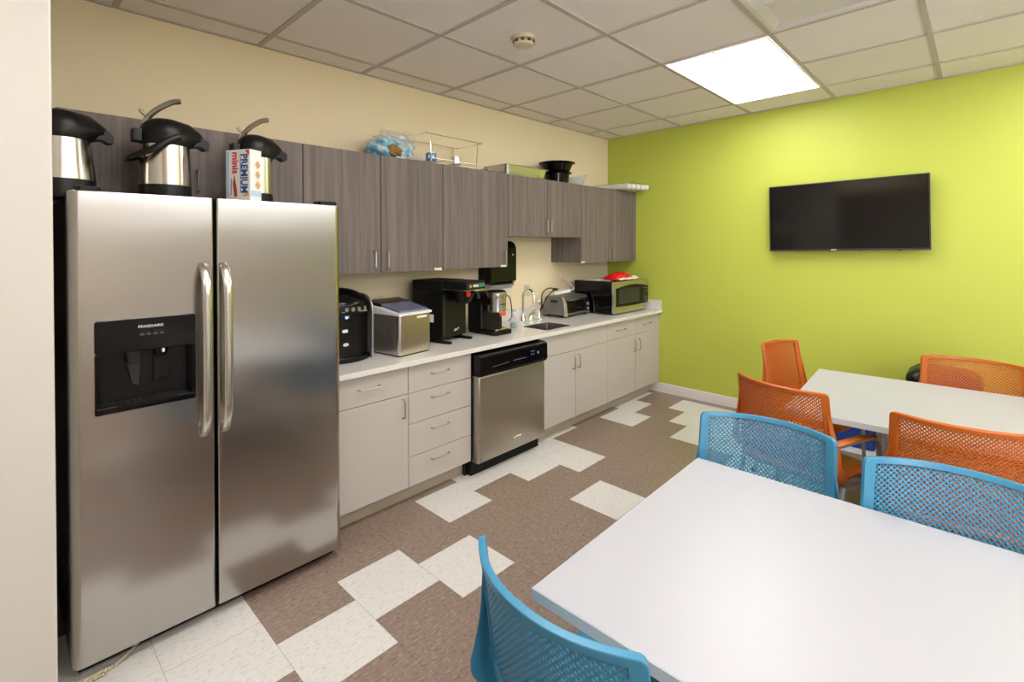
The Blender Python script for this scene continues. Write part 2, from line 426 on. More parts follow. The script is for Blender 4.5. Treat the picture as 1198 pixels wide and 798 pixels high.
llabels = ['lit white two-by-four ceiling light panel in front of the green wall',
           'added ceiling fill light past the right edge of the view, near the green wall',
           'added ceiling fill light behind the camera by the right-hand wall',
           'added unseen ceiling fill light just inside the doorway', 'added unseen ceiling fill light in the hallway outside the room']
for (i, j), lab in zip(LIGHT, llabels):
    x0, y0 = GX + i * GS, GY + j * GS; x1, y1 = x0 + 2 * GS, y0 + GS
    t = thing('ceiling_light', lab, 'light', ((x0 + x1) / 2, (y0 + y1) / 2, zc((x0 + x1) / 2, (y0 + y1) / 2) - 0.004), 0, 'recessed ceiling lights')
    def sheet(bm, a0, a1, c0, c1, d, mi=0, th=0.004):
        tt = BM(); lo = [tt.verts.new((x, y, zc(x, y) + d)) for x, y in ((a0, c0), (a0, c1), (a1, c1), (a1, c0))]
        hi = [tt.verts.new((v.co.x, v.co.y, v.co.z + th)) for v in lo]
        tt.faces.new(lo); tt.faces.new(hi[::-1])
        for k in range(4): tt.faces.new((lo[k], hi[k], hi[(k + 1) % 4], lo[(k + 1) % 4]))
        merge(bm, tt, mi)
    e = 0.014; f = 0.022; ym = (y0 + y1) / 2
    b = BM()
    for a in ((x0 + e, x1 - e, y0 + e, y0 + f), (x0 + e, x1 - e, y1 - f, y1 - e), (x0 + e, x0 + f, y0 + f, y1 - f), (x1 - f, x1 - e, y0 + f, y1 - f)): sheet(b, *a, -0.004)
    obj('frame', b, 'white_trim', t)
    for c0, c1 in ((y0 + f, ym - 0.006), (ym + 0.006, y1 - f)):
        b = BM(); sheet(b, x0 + f, x1 - f, c0, c1, -0.0035); obj('diffuser', b, 'light_lens', t)
    b = BM(); sheet(b, x0 + f, x1 - f, ym - 0.006, ym + 0.006, -0.0045); obj('centre_bar', b, 'white_trim', t)

# air diffuser with a flat plaque hanging in a coved frame
x0, x1, y0, y1 = cell(*DIFF); zd = zc(x1, y1)
t = thing('air_diffuser', 'square white ceiling air diffuser with a flat centre plaque beside the lit panel', 'vent', ((x0 + x1) / 2, (y0 + y1) / 2, zd - 0.03))
b = BM()
rings = [(0.013, 0.0), (0.02, -0.002), (0.035, 0.0), (0.075, 0.035), (0.16, 0.05), (0.3, 0.05)]
prev = None
for e, dz in rings:
    cur = [b.verts.new((x, y, zc(x, y) + dz)) for x, y in ((x0 + e, y0 + e), (x1 - e, y0 + e), (x1 - e, y1 - e), (x0 + e, y1 - e))]
    if prev:
        for k in range(4): b.faces.new((prev[k], cur[k], cur[(k + 1) % 4], prev[(k + 1) % 4]))
    prev = cur
obj('coved_frame', b, 'white_trim', t, flat=True)
b = BM(); box(b, x0 + 0.15, x1 - 0.185, y0 + 0.11, y1 - 0.11, zd - 0.038, zd - 0.018, 0.004); obj('plaque', b, 'white_trim', t)
b = BM(); cyl(b, ((x0 + x1) / 2, (y0 + y1) / 2, zd - 0.01), ((x0 + x1) / 2, (y0 + y1) / 2, zd + 0.05), 0.02); obj('hanger', b, 'white_trim', t)

# smoke detector
sx, sy = 1.935, 1.75; sz = zc(sx, sy) + 0.006
t = thing('smoke_detector', 'round ivory smoke detector on the ceiling tile above the cabinets', 'smoke detector', (sx, sy, sz - 0.05))
b = BM(); lathe(b, [(0, 0), (0.062, 0), (0.066, -0.008), (0.064, -0.02), (0, -0.02)], (sx, sy, sz)); obj('base', b, 'ivory_plastic', t)
b = BM(); lathe(b, [(0.05, -0.02), (0.056, -0.032), (0.048, -0.046), (0.02, -0.05), (0, -0.05)], (sx, sy, sz)); obj('cap', b, 'ivory_plastic', t)
b = BM()
for k in range(10):
    a = 2 * PI * k / 10; box(b, -0.009, 0.009, -0.003, 0.003, -0.006, 0.006, mx=Matrix.Translation((sx + 0.054 * math.cos(a), sy + 0.054 * math.sin(a), sz - 0.03)) @ Matrix.Rotation(a + PI / 2, 4, 'Z'))
obj('vent_slots', b, 'dark_grey', t)

# baseboards
b = BM(); prism(b, [(XG, 0), (XG - 0.016, 0), (XG - 0.013, 0.012), (XG - 0.012, 0.08), (XG - 0.007, 0.087), (XG, 0.087)], YR, 2.325, 'y')
struct('baseboard_far', b, 'white_trim')

# ------------------------------------------------------------------ base cabinets
YF = 2.245; YT = 2.32; ZC = 0.797; ZU = 0.768
def pull(parent, x, z, horiz, y, span=0.1, world=True):
    h = span / 2; d = 0.026; b = BM()
    if horiz: pts = [(x - h, y, z), (x - h, y - d * .75, z), (x - h + 0.006, y - d, z), (x + h - 0.006, y - d, z), (x + h, y - d * .75, z), (x + h, y, z)]
    else: pts = [(x, y, z - h), (x, y - d * .75, z - h), (x, y - d, z - h + 0.006), (x, y - d, z + h - 0.006), (x, y - d * .75, z + h), (x, y, z + h)]
    tube(b, pts, 0.0042, 8)
    return obj('handle', b, 'pull_nickel', parent)
def front(name, parent, x0, x1, z0, z1, y, m, th=0.018):
    b = BM(); g = 0.0018
    box(b, x0 + g, x1 - g, y, y + th, z0 + g, z1 - g, 0.0015, seg=1)
    return obj(name, b, m, parent)
def carcass(parent, x0, x1, ytop, y1, z0, z1, m, th=0.016):
    b = BM()
    box(b, x0, x0 + th, ytop, y1, z0, z1); box(b, x1 - th, x1, ytop, y1, z0, z1)
    box(b, x0 + th, x1 - th, ytop, y1, z0, z0 + th); box(b, x0 + th, x1 - th, y1 - 0.008, y1, z0 + th, z1)
    box(b, x0 + th, x1 - th, ytop, ytop + 0.006, z1 - 0.04, z1)
    return obj('carcass', b, m, parent)
def base_cabinet(x0, x1, label, top_open=False):
    t = thing('base_cabinet', label, 'cabinet', ((x0 + x1) / 2, (YF + YK) / 2, 0), 0, 'beige lower cabinets under the counter')
    carcass(t, x0 + 0.0005, x1 - 0.0005, YF + 0.019, YK - 0.002, 0.098, ZU - 0.002, 'beige_laminate')
    b = BM(); box(b, x0, x1, YT, YT + 0.016, 0.0, 0.098); obj('toe_kick', b, 'toe_beige', t)
    return t
ZD = 0.612
t = base_cabinet(1.10, 1.549, 'beige lower cabinet with one drawer over one door, next to the refrigerator')
d = front('drawer', t, 1.10, 1.549, ZD, ZU - 0.006, YF, 'beige_laminate'); pull(d, 1.307, 0.698, True, YF, 0.12)
d = front('door', t, 1.10, 1.549, 0.098, ZD, YF, 'beige_laminate'); pull(d, 1.512, 0.541, False, YF)
t = base_cabinet(1.549, 2.004, 'beige four-drawer lower cabinet on the left of the dishwasher')
for z0, z1, zh in ((ZD, ZU - 0.006, 0.698), (0.443, ZD, 0.563), (0.262, 0.443, 0.387), (0.098, 0.262, 0.213)):
    d = front('drawer', t, 1.549, 2.004, z0, z1, YF, 'beige_laminate'); pull(d, 1.762, zh, True, YF, 0.12)
t = base_cabinet(2.652, 3.524, 'beige two-door sink cabinet on the right of the dishwasher')
front('false_front', t, 2.652, 3.524, ZD, ZU - 0.006, YF, 'beige_laminate')
d = front('door', t, 2.652, 3.078, 0.098, ZD, YF, 'beige_laminate'); pull(d, 3.04, 0.527, False, YF)
d = front('door', t, 3.078, 3.524, 0.098, ZD, YF, 'beige_laminate'); pull(d, 3.105, 0.527, False, YF)
t = base_cabinet(3.524, XG - 0.002, 'beige lower cabinet with two small drawers over two doors, against the green wall')
for x0, x1, xh in ((3.524, 3.985, 3.729), (3.985, 4.42, 4.182)):
    d = front('drawer', t, x0, x1, ZD, ZU - 0.006, YF, 'beige_laminate'); pull(d, xh, 0.688, True, YF, 0.13)
d = front('door', t, 3.524, 3.985, 0.098, ZD, YF, 'beige_laminate'); pull(d, 3.953, 0.515, False, YF)
d = front('door', t, 3.985, 4.42, 0.098, ZD, YF, 'beige_laminate'); pull(d, 4.035, 0.515, False, YF)
b = BM(); box(b, 4.4205, XG - 0.002, YF, YF + 0.018, 0.098, ZU - 0.006); obj('filler_strip', b, 'beige_laminate', t)

# worktop with backsplash
SX0, SX1, SY0, SY1 = 2.772, 3.088, 2.284, 2.537
t = thing('worktop', 'long white speckled quartz worktop running over the lower cabinets', 'countertop', (2.77, 2.52, ZU))
b = BM(); box(b, 1.10, XG - 0.001, 2.213, YK - 0.001, ZU, ZC, 0.003)
slab_o = obj('slab', b, 'quartz', t)
c = BM(); prism(c, [(x - t.location.x, y - t.location.y) for x, y in rrect(SX0, SX1, SY0, SY1, 0.015)], -0.1, 0.1, 'z')
boolean(slab_o, c)
b = BM(); box(b, 1.10, XG - 0.02, YK - 0.02, YK - 0.001, ZC, ZC + 0.088, 0.002); obj('backsplash', b, 'quartz', t)
b = BM(); box(b, XG - 0.02, XG - 0.001, 2.222, YK - 0.001, ZC, ZC + 0.088, 0.002); obj('side_splash', b, 'quartz', t)

# sink basin under the cut-out
t = thing('sink', 'rectangular stainless undermount sink basin set into the white worktop', 'sink', (2.93, 2.41, 0.62))
b = BM()
rim = [(rrect(SX0 - 0.012, SX1 + 0.012, SY0 - 0.012, SY1 + 0.012, 0.02), ZU - 0.0015), (rrect(SX0 - 0.012, SX1 + 0.012, SY0 - 0.012, SY1 + 0.012, 0.02), ZU - 0.0016), (rrect(SX0 + 0.001, SX1 - 0.001, SY0 + 0.001, SY1 - 0.001, 0.0145), ZU - 0.0016), (rrect(SX0 + 0.001, SX1 - 0.001, SY0 + 0.001, SY1 - 0.001, 0.0145), ZC - 0.004),
       (rrect(SX0 + 0.004, SX1 - 0.004, SY0 + 0.004, SY1 - 0.004, 0.02), 0.66), (rrect(SX0 + 0.02, SX1 - 0.02, SY0 + 0.02, SY1 - 0.02, 0.02), 0.635),
       (rrect(2.89, 2.97, 2.37, 2.45, 0.039), 0.63)]
prev = None
for ol, z in rim:
    cur = [b.verts.new((x, y, z)) for x, y in ol]
    if prev:
        for k in range(len(cur)): b.faces.new((prev[k], prev[(k + 1) % len(cur)], cur[(k + 1) % len(cur)], cur[k]))
    prev = cur
obj('basin', b, 'sink_steel', t, solid=0.0015)
b = BM(); lathe(b, [(0.042, 0.004), (0.036, 0.002), (0.03, -0.004), (0, -0.006)], (2.93, 2.41, 0.628)); obj('drain', b, 'chrome', t)

# faucet
t = thing('faucet', 'chrome gooseneck kitchen faucet with cross handle behind the sink', 'faucet', (2.985, 2.70, ZC))
b = BM(); prism(b, rrect(2.90, 3.23, 2.665, 2.735, 0.03), ZC + 0.0006, ZC + 0.008, 'z', 0.002); obj('deck_plate', b, 'chrome', t)
b = BM(); lathe(b, [(0.026, 0), (0.026, 0.012), (0.018, 0.03), (0.014, 0.05), (0, 0.05)], (2.975, 2.70, ZC + 0.008)); 
arc = [(2.975, 2.70, ZC + 0.05), (2.975, 2.70, ZC + 0.19)] + [(2.975, 2.64 + 0.06 * math.cos(a), ZC + 0.20 + 0.062 * math.sin(a)) for a in [PI * k / 12 for k in range(13)]] + [(2.975, 2.578, ZC + 0.17)]
tube(b, arc, 0.0105, 14); obj('spout', b, 'chrome', t)
b = BM(); lathe(b, [(0.012, 0), (0.014, 0.012), (0.012, 0.02), (0, 0.02)], (2.975, 2.578, ZC + 0.152)); obj('aerator', b, 'chrome', t)
for hx in (3.07,):
    b = BM(); lathe(b, [(0.028, 0), (0.028, 0.02), (0.02, 0.045), (0, 0.05)], (hx, 2.70, ZC + 0.008))
    for k in range(3): tube(b, [(hx - 0.045 + 0.012 * k, 2.68, ZC + 0.03 + 0.013 * k), (hx + 0.045 + 0.006 * k, 2.69, ZC + 0.055 + 0.013 * k)], 0.0062, 8)
    obj('handle', b, 'chrome', t)
b = BM(); lathe(b, [(0.018, 0), (0.016, 0.02), (0.011, 0.05), (0.012, 0.10), (0.016, 0.13), (0.013, 0.15), (0, 0.152)], (3.178, 2.70, ZC + 0.008)); obj('side_sprayer', b, 'chrome', t)

# dishwasher
t = thing('dishwasher', 'stainless dishwasher with black control panel under the worktop', 'dishwasher', (2.328, 2.53, 0))
b = BM(); box(b, 2.010, 2.646, 2.255, YK - 0.02, 0.0, ZU - 0.004, 0.002); obj('tub', b, 'black_matte', t)
b = BM(); box(b, 2.018, 2.642, 2.19, 2.253, 0.088, 0.617, 0.012, seg=3, pick=lambda e: all(v.co.y < 2.2 for v in e.verts)); dr = obj('door', b, 'dishwasher_steel', t)
b = BM(); prism(b, [(2.182, 0.620), (2.253, 0.620), (2.253, 0.752), (2.192, 0.752), (2.172, 0.738), (2.170, 0.640)], 2.014, 2.648, 'x', 0.004); cp = obj('control_panel', b, 'black_gloss', t)
b = BM()
lg1 = BM(); lg2 = BM()
for k in range(14): box(lg1, 2.115 + 0.0105 * k, 2.115 + 0.0105 * k + random.uniform(.004, .009), 2.1692, 2.172, 0.667 + 0.0005 * k, 0.671 + 0.0005 * k)
for k in range(12): box(lg2, 2.30 + 0.011 * k, 2.30 + 0.011 * k + random.uniform(.004, .009), 2.1692, 2.172, 0.676, 0.680)
for k in range(4): box(b, 2.475 + 0.022 * (k % 2), 2.483 + 0.022 * (k % 2), 2.1692, 2.172, 0.684 + 0.02 * (k // 2), 0.692 + 0.02 * (k // 2))
obj('keypad_marks', b, 'grey_print', cp); kb = BM(); lathe(kb, [(0.009, 0), (0.009, 0.001), (0, 0.001)], mx=frame_mx((2.545, 2.1705, 0.692), (1, 0, 0), (0, 0, 1))); obj('start_button', kb, 'grey_print', cp); obj('button_legend', lg1, 'grey_print', cp); obj('button_legend', lg2, 'grey_print', cp)
b = BM(); tube(b, smooth_path([(2.325 + 0.006 * k, 2.1895, 0.165 + (0.006 if k % 2 else -0.004)) for k in range(13)], 4), 0.0014, 6); obj('logo', b, 'chrome', dr)
b = BM(); box(b, 1.985, 2.56, 2.285, 2.30, 0.0, 0.086, 0.002); obj('kick_plate', b, 'black_satin', t)

# ------------------------------------------------------------------ upper cabinets
YU = 2.50; ZT = 1.94
def upper(x0, x1, z0, doors, label, lab_x=None, filler=None):
    t = thing('wall_cabinet', label, 'cabinet', ((x0 + x1) / 2, (YU + YK) / 2, z0), 0, 'grey wood upper cabinets')
    b = BM(); th = 0.018; ya = YU + 0.0195; yb = YK - 0.001
    box(b, x0 + .0005, x0 + th, ya, yb, z0, ZT); box(b, x1 - th, x1 - .0005, ya, yb, z0, ZT)
    box(b, x0 + th, x1 - th, ya, yb, z0, z0 + th); box(b, x0 + th, x1 - th, ya, yb, ZT - th, ZT); box(b, x0 + th, x1 - th, yb - 0.008, yb, z0 + th, ZT - th)
    obj('carcass', b, 'wood_laminate', t)
    for a, c, hx, hz in doors:
        d = front('door', t, a, c, z0 - 0.002, ZT, YU, 'wood_laminate'); pull(d, hx, hz, False, YU, 0.095)
    if filler:
        b = BM(); box(b, filler[0], filler[1], YU, YU + 0.018, z0, ZT); obj('filler_strip', b, 'wood_laminate', t)
    if lab_x:
        b = BM(); box(b, lab_x - 0.028, lab_x + 0.028, YU - 0.002, YU, z0 - 0.001, z0 + 0.014); obj('label_tag', b, 'paper', t, label='small white label strip')
    return t
upper(0.165, 1.089, 1.63, [(0.165, 0.59, 0.565, 1.70), (0.59, 1.089, 0.622, 1.702)], 'short grey wood wall cabinet above the refrigerator')
upper(1.090, 1.990, 1.262, [(1.090, 1.540, 1.492, 1.338), (1.540, 1.990, 1.575, 1.338)], 'grey wood two-door wall cabinet with the blue bag on top', 1.95)
upper(1.991, 2.592, 1.262, [(1.991, 2.592, 2.545, 1.332)], 'wide single-door grey wood wall cabinet left of the sink, its pull at lower right', 2.545)
upper(2.593, 3.499, 1.484, [(2.593, 3.045, 3.02, 1.57), (3.045, 3.499, 3.07, 1.57)], 'short grey wood wall cabinet above the sink')
upper(3.500, XG - 0.002, 1.262, [(3.500, 3.945, 3.92, 1.34), (3.945, 4.36, 3.985, 1.34)], 'grey wood two-door wall cabinet above the microwave, beside the green wall', 3.53, filler=(4.3605, XG - 0.002))

# ------------------------------------------------------------------ refrigerator
FX0, FX1, FY = 0.163, 1.087, 2.10; FZ0, FZ1 = 0.045, 1.60; FS = 0.580
t = thing('refrigerator', 'large stainless side-by-side refrigerator with a black water dispenser in its left door', 'refrigerator', (0.625, 2.46, 0))
b = BM(); box(b, FX0 + 0.004, FX1 - 0.004, 2.172, YK - 0.01, 0.03, 1.585, 0.004); obj('case', b, 'black_satin', t, label='black refrigerator case')
def fdoor(x0, x1, outer):
    b = BM()
    r = 0.028
    def ol(xa, xb):
        o = [(xa, FY + 0.062), (xb, FY + 0.062)]
        n = 6; rl, rr = (r, 0.008) if outer == 'l' else (0.008, r)
        for k in range(n + 1):
            a = R(0 - 90 * k / n); o.append((xb - rr + rr * math.cos(a), FY + rr + rr * math.sin(a)))
        for k in range(n + 1):
            a = R(270 - 90 * k / n); o.append((xa + rl + rl * math.cos(a), FY + rl + rl * math.sin(a)))
        return o
    prism(b, ol(x0, x1), FZ0, FZ1, 'z', 0.004)
    return obj('door', b, 'fridge_steel', t)
dl = fdoor(FX0, FS - 0.005, 'l'); drt = fdoor(FS + 0.005, FX1, 'r')
DX0, DX1, DZ0, DZ1 = 0.226, 0.512, 0.860, 1.172
c = BM(); box(c, DX0 + 0.012, DX1 - 0.012, FY - 0.05, FY + 0.05, DZ0 + 0.012, DZ1 - 0.02); bmesh.ops.translate(c, verts=c.verts, vec=-t.location)
boolean(dl, c)
b = BM(); box(b, FX0 + 0.012, FX1 - 0.012, FY + 0.0625, 2.1715, FZ0 + 0.01, FZ1 - 0.01); obj('door_gasket', b, 'black_matte', t)
# dispenser housing: frame face, hood, cavity, tray
ws = 0.0  # helper strip heights
hz0 = 1.060
dsp = BM()
prism(dsp, rrect(DX0, DX1, hz0, DZ1, 0.010), FY - 0.010, FY + 0.02, 'y', 0.003)
dsp = obj('dispenser', dsp, 'black_gloss', dl, label='black gloss ice and water dispenser')
b = BM()
box(b, DX0, DX0 + 0.014, FY - 0.008, FY + 0.02, DZ0 + 0.004, hz0, 0.003); box(b, DX1 - 0.012, DX1, FY - 0.008, FY + 0.02, DZ0 + 0.004, hz0, 0.003)
box(b, DX0, DX1, FY - 0.010, FY + 0.02, DZ0, DZ0 + 0.024, 0.004)
obj('dispenser_frame', b, 'black_gloss', dl)
b = BM()
box(b, DX0 + 0.0125, DX1 - 0.0125, FY + 0.044, FY + 0.049, DZ0 + 0.0125, DZ1 - 0.021)
box(b, DX0 + 0.0125, DX0 + 0.016, FY + 0.002, FY + 0.044, DZ0 + 0.0125, DZ1 - 0.021); box(b, DX1 - 0.016, DX1 - 0.0125, FY + 0.002, FY + 0.044, DZ0 + 0.0125, DZ1 - 0.021)
box(b, DX0 + 0.016, DX1 - 0.016, FY + 0.002, FY + 0.044, DZ1 - 0.03, DZ1 - 0.021)
obj('dispenser_cavity', b, 'black_satin', dl)
b = BM(); prism(b, [(DX0 + 0.016, FY + 0.043)] + [(DX0 + 0.016 + (DX1 - DX0 - 0.032) * k / 10, FY - 0.002 - 0.016 * math.sin(PI * k / 10)) for k in range(11)] + [(DX1 - 0.016, FY + 0.043)], DZ0 + 0.0125, DZ0 + 0.028, 'z', 0.002); tr = obj('drip_tray', b, 'black_satin', dl)
b = BM()
for k in range(13): box(b, DX0 + 0.03 + 0.018 * k, DX0 + 0.039 + 0.018 * k, FY + 0.002, FY + 0.04, DZ0 + 0.028, DZ0 + 0.0295)
obj('tray_grille', b, 'dark_grey', tr)
b = BM(); lathe(b, [(0.028, 0), (0.024, -0.02), (0.018, -0.045), (0.012, -0.05), (0, -0.05)], (0.335, FY + 0.024, 1.062), sy=0.6); prism(b, [(0.315, 1.02), (0.355, 1.03), (0.35, 0.93), (0.33, 0.94)], FY + 0.036, FY + 0.042, 'y', 0.002); obj('ice_paddle', b, 'dark_grey', dl)
b = BM(); lathe(b, [(0.022, 0), (0.02, -0.02), (0.013, -0.035), (0, -0.036)], (0.412, FY + 0.024, 1.062), sy=0.6); prism(b, [(0.392, 1.035), (0.44, 1.04), (0.44, 0.945), (0.392, 0.935)], FY + 0.036, FY + 0.042, 'y', 0.002); obj('water_paddle', b, 'black_satin', dl)
b = BM(); box(b, 0.409, 0.416, FY - 0.012, FY + 0.0, 1.046, 1.058); obj('nozzle', b, 'white_plastic', dl)
b = text_bm('FRIGIDAIRE', 0.0135, 0.0003, bold=0.0003); bmesh.ops.transform(b, matrix=frame_mx((0.377, FY - 0.0105, 1.142), (1.25, 0, 0), (0, 0, 1)) @ Matrix.Diagonal((1.05, 0.9, 1, 1)), verts=b.verts); obj('brand_lettering', b, 'white_print', dsp)
b = BM()
for k in range(4):
    x = 0.346 + 0.0185 * k
    box(b, x, x + 0.012, FY - 0.0107, FY - 0.010, 1.116, 1.1175); box(b, x + 0.001, x + 0.0135, FY - 0.0107, FY - 0.010, 1.1125, 1.1137); box(b, x + 0.005, x + 0.007, FY - 0.0107, FY - 0.010, 1.123, 1.125)
obj('button_legend', b, 'grey_print', dsp)
def fhandle(x, parent):
    pts = smooth_path([(x, FY + 0.001, 0.715), (x, FY - 0.028, 0.742), (x, FY - 0.052, 0.80), (x, FY - 0.056, 0.88), (x, FY - 0.056, 1.18), (x, FY - 0.052, 1.265), (x, FY - 0.028, 1.322), (x, FY + 0.001, 1.348)], 6)
    b = BM(); tube(b, pts, 0.014, 14, flat=(0.0165, 0.011, (1, 0, 0))); obj('handle', b, 'handle_steel', parent)
fhandle(0.538, dl); fhandle(0.607, drt)
for x0, x1 in ((0.185, 0.25), (0.995, 1.078)):
    b = BM(); prism(b, rrect(x0, x1, FY + 0.012, FY + 0.09, 0.014), 1.6005, 1.617, 'z', 0.003); obj('hinge_cover', b, 'black_satin', t)
b = BM(); box(b, FX0 + 0.02, FX1 - 0.02, 2.15, 2.2, 0.008, 0.05); 
for k in range(20): box(b, FX0 + 0.05 + 0.042 * k, FX0 + 0.08 + 0.042 * k, 2.146, 2.15, 0.018, 0.04)
obj('bottom_grille', b, 'black_matte', t)
b = BM()
for x in (FX0 + 0.05, FX1 - 0.05):
    for y in (2.22, 2.77): cyl(b, (x, y, 0), (x, y, 0.031), 0.02)
obj('roller_feet', b, 'black_matte', t)
# torn tape scraps hanging under the left corner
b = BM()
for pts, w in (([(0.18, 2.10, 0.004), (0.23, 2.095, 0.012), (0.27, 2.105, 0.005), (0.31, 2.115, 0.02), (0.34, 2.12, 0.036)], 0.014), ([(0.19, 2.08, 0.003), (0.22, 2.085, 0.009), (0.25, 2.09, 0.003)], 0.012)):
    P = smooth_path(pts, 5)
    for a, c in zip(P[:-1], P[1:]):
        j = random.uniform(-.003, .003)
        b.faces.new([b.verts.new(v) for v in ((a.x, a.y - w / 2, a.z + j), (c.x, c.y - w / 2, c.z - j), (c.x, c.y + w / 2, c.z + j), (a.x, a.y + w / 2, a.z - j))])
single('tape_scrap', b, 'ivory_plastic', 'crumpled strip of torn clear tape on the floor under the refrigerator corner', 'scrap', (0.25, 2.10, 0.0), flat=True, solid=0.001)

# ------------------------------------------------------------------ airpots and cracker box on the refrigerator
ZF = 1.5855
def airpot(x, y, label, s=1.0, lever=True, rb=0.084, rt=0.08, h=0.222, yaw=0.0, bail=True, lk='handle_steel'):
    t = thing('airpot', label, 'coffee airpot', (x, y, ZF), yaw, 'airpots on the refrigerator')
    def P(*a): return tuple(v * s for v in a)
    b = BM(); lathe(b, [(0, 0), (rb * 1.02 * s, 0), (rb * 1.03 * s, 0.01), (rb * 1.0 * s, 0.066 * s), (0, 0.066 * s)], n=40); obj('base_ring', b, 'black_satin', t, world=False)
    b = BM(); lathe(b, [(rb * s, 0.066 * s), (rb * 1.005 * s, 0.07 * s), (rt * 1.0 * s, h * s), (rt * .97 * s, (h + .004) * s), (0, (h + 0.004) * s)], n=48); obj('body', b, 'polished_steel', t, world=False)
    # lid: dome stretched into a spout towards +x
    b = BM(); n = 48; rings = []
    for sc, z, sp in ((1.0, h - 0.004, 0.0), (1.05, h + 0.004, 0.2), (1.06, h + 0.022, 0.5), (1.05, h + 0.04, 0.9), (1.02, h + 0.056, 1.0), (0.93, h + 0.076, 0.8), (0.74, h + 0.092, 0.45), (0.45, h + 0.1, 0.1), (0.0, h + 0.102, 0)):
        if sc == 0: rings.append([b.verts.new(P(-0.005, 0, z))]); continue
        ring = []
        for k in range(n):
            a = 2 * PI * k / n; ca, sa = math.cos(a), math.sin(a)
            ext = sp * 0.055 * max(0, ca) ** 6
            zz = z - (0.012 * max(0, ca) ** 4 if sp > 0.5 else 0)
            ring.append(b.verts.new(P((rt * sc + ext) * ca, rt * sc * sa, zz)))
        rings.append(ring)
    for A, B in zip(rings[:-1], rings[1:]):
        for k in range(n):
            if len(B) == 1: b.faces.new((A[k], A[(k + 1) % n], B[0]))
            else: b.faces.new((A[k], A[(k + 1) % n], B[(k + 1) % n], B[k]))
    lid = obj('lid', b, 'black_satin', t, world=False, angle=60)
    b = BM(); prism(b, [P(rt * .4, h + 0.075)[:2], P(rt * .9, h + 0.07)[:2], P(rt + 0.06, h + 0.036)[:2], P(rt + 0.066, h + 0.026)[:2], P(rt + 0.064, h + 0.0)[:2], P(rt + 0.05, h - 0.004)[:2], P(rt + 0.03, h + 0.008)[:2], P(rt * .6, h - 0.003)[:2]], -0.026 * s, 0.026 * s, 'y', 0.004); obj('spout', b, 'black_satin', lid, world=False)
    b = BM(); box(b, *P(-rt - 0.026, -rt + 0.004), *P(-0.028, 0.028), *P(h + 0.004, h + 0.052), bev=0.004)
    for zz in (h + 0.016, h + 0.038): cyl(b, P(-rt - 0.012, -0.031, zz), P(-rt - 0.012, -0.02, zz), 0.006 * s, n=12)
    obj('hinge', b, 'black_satin', lid, world=False)
    if lever:
        b = BM(); pts = smooth_path([P(-rt + 0.012, 0, h + 0.07), P(-rt + 0.03, 0, h + 0.108), P(-rt + 0.06, 0, h + 0.142), P(-rt + 0.10, 0, h + 0.172), P(-rt + 0.128, 0, h + 0.182)], 5)
        tube(b, pts, 0.01, 10, flat=(0.019 * s, 0.011 * s, (0, 1, 0))); tube(b, [P(-rt + 0.025, 0, h + 0.10), P(-rt - 0.002, 0, h + 0.128)], 0.006 * s, 8)
        obj('pump_lever', b, 'handle_steel', t, world=False)
    if bail:
        b = BM(); y_ = rt + 0.007
        pts = smooth_path([P(0.03, -y_, h + 0.026), P(-0.01, -y_ - .003, h + 0.005), P(-0.06, -y_ + .002, h - 0.032), P(-rt - 0.026, -y_ + 0.03, h - 0.055), P(-rt - 0.04, 0, h - 0.06), P(-rt - 0.026, y_ - 0.03, h - 0.055), P(-0.06, y_ - .002, h - 0.032), P(-0.01, y_ + .003, h + 0.005), P(0.03, y_, h + 0.026)], 5)
        tube(b, pts, 0.008, 8, flat=(0.013 * s, 0.006 * s, (0.5, 0, 1))); obj('carry_handle', b, 'black_satin', t, world=False)
    return t
airpot(0.163, 2.33, 'steel airpot with its lever down, leftmost on the refrigerator and partly behind the wall edge', 0.97, lever=False, rb=0.101, rt=0.086, h=0.215, bail=False)
airpot(0.466, 2.30, 'steel airpot with raised lever and hanging black handle, in the middle of the refrigerator top', 1.0)
airpot(0.812, 2.36, 'smaller steel airpot with raised lever standing behind the cracker box', 0.98, rb=0.074, rt=0.072, h=0.232, bail=False)
# cracker box
t = thing('cracker_box', 'white and blue cracker box standing on the refrigerator in front of the right airpot', 'food box', (0.72, 2.15, 1.6005))
A = Vector((-0.447, 0.894, 0)) * 0.125; Bv = Vector((0.894, 0.447, 0)) * 0.060; C0 = Vector((0.722, 2.152, 1.6005)); H = 0.213
b = BM()
V = [b.verts.new(C0 + A * i + Bv * j + Vector((0, 0, H * k))) for k in (0, 1) for j in (0, 1) for i in (0, 1)]
for q in ((0, 1, 3, 2), (4, 6, 7, 5), (0, 4, 5, 1), (2, 3, 7, 6), (0, 2, 6, 4), (1, 5, 7, 3)): b.faces.new([V[k] for k in q])
bmesh.ops.recalc_face_normals(b, faces=b.faces); bmesh.ops.bevel(b, geom=list(b.edges), offset=0.0012, segments=1, affect='EDGES')
obj('carton', b, 'box_white', t)
an = A.normalized(); bn = Bv.normalized(); nA = -bn; up = Vector((0, 0, 1))
def on_wide(u, z, d=0.0008): return C0 + A * (1 - u) + up * (z + 0.017) + nA * d      # u: 0 far edge .. 1 near corner
def patch(pts, on, key, name):
    b = BM(); b.faces.new([b.verts.new(on(u, z)) for u, z in pts]); bmesh.ops.recalc_face_normals(b, faces=b.faces); obj(name, b, key, t, flat=True)
ff = lambda u, z: on_wide(u, z, 0.0007)
patch([(0.02, 0.004), (0.14, 0.004), (0.14, 0.19), (0.02, 0.19)], ff, 'box_pale', 'pale_panel')
patch([(0.80, 0.193), (0.97, 0.193), (0.97, 0.168)], ff, 'box_red', 'red_corner')
patch([(0.600, 0.02), (0.622, 0.02), (0.622, 0.178), (0.600, 0.178)], ff, 'box_blue', 'blue_rule')
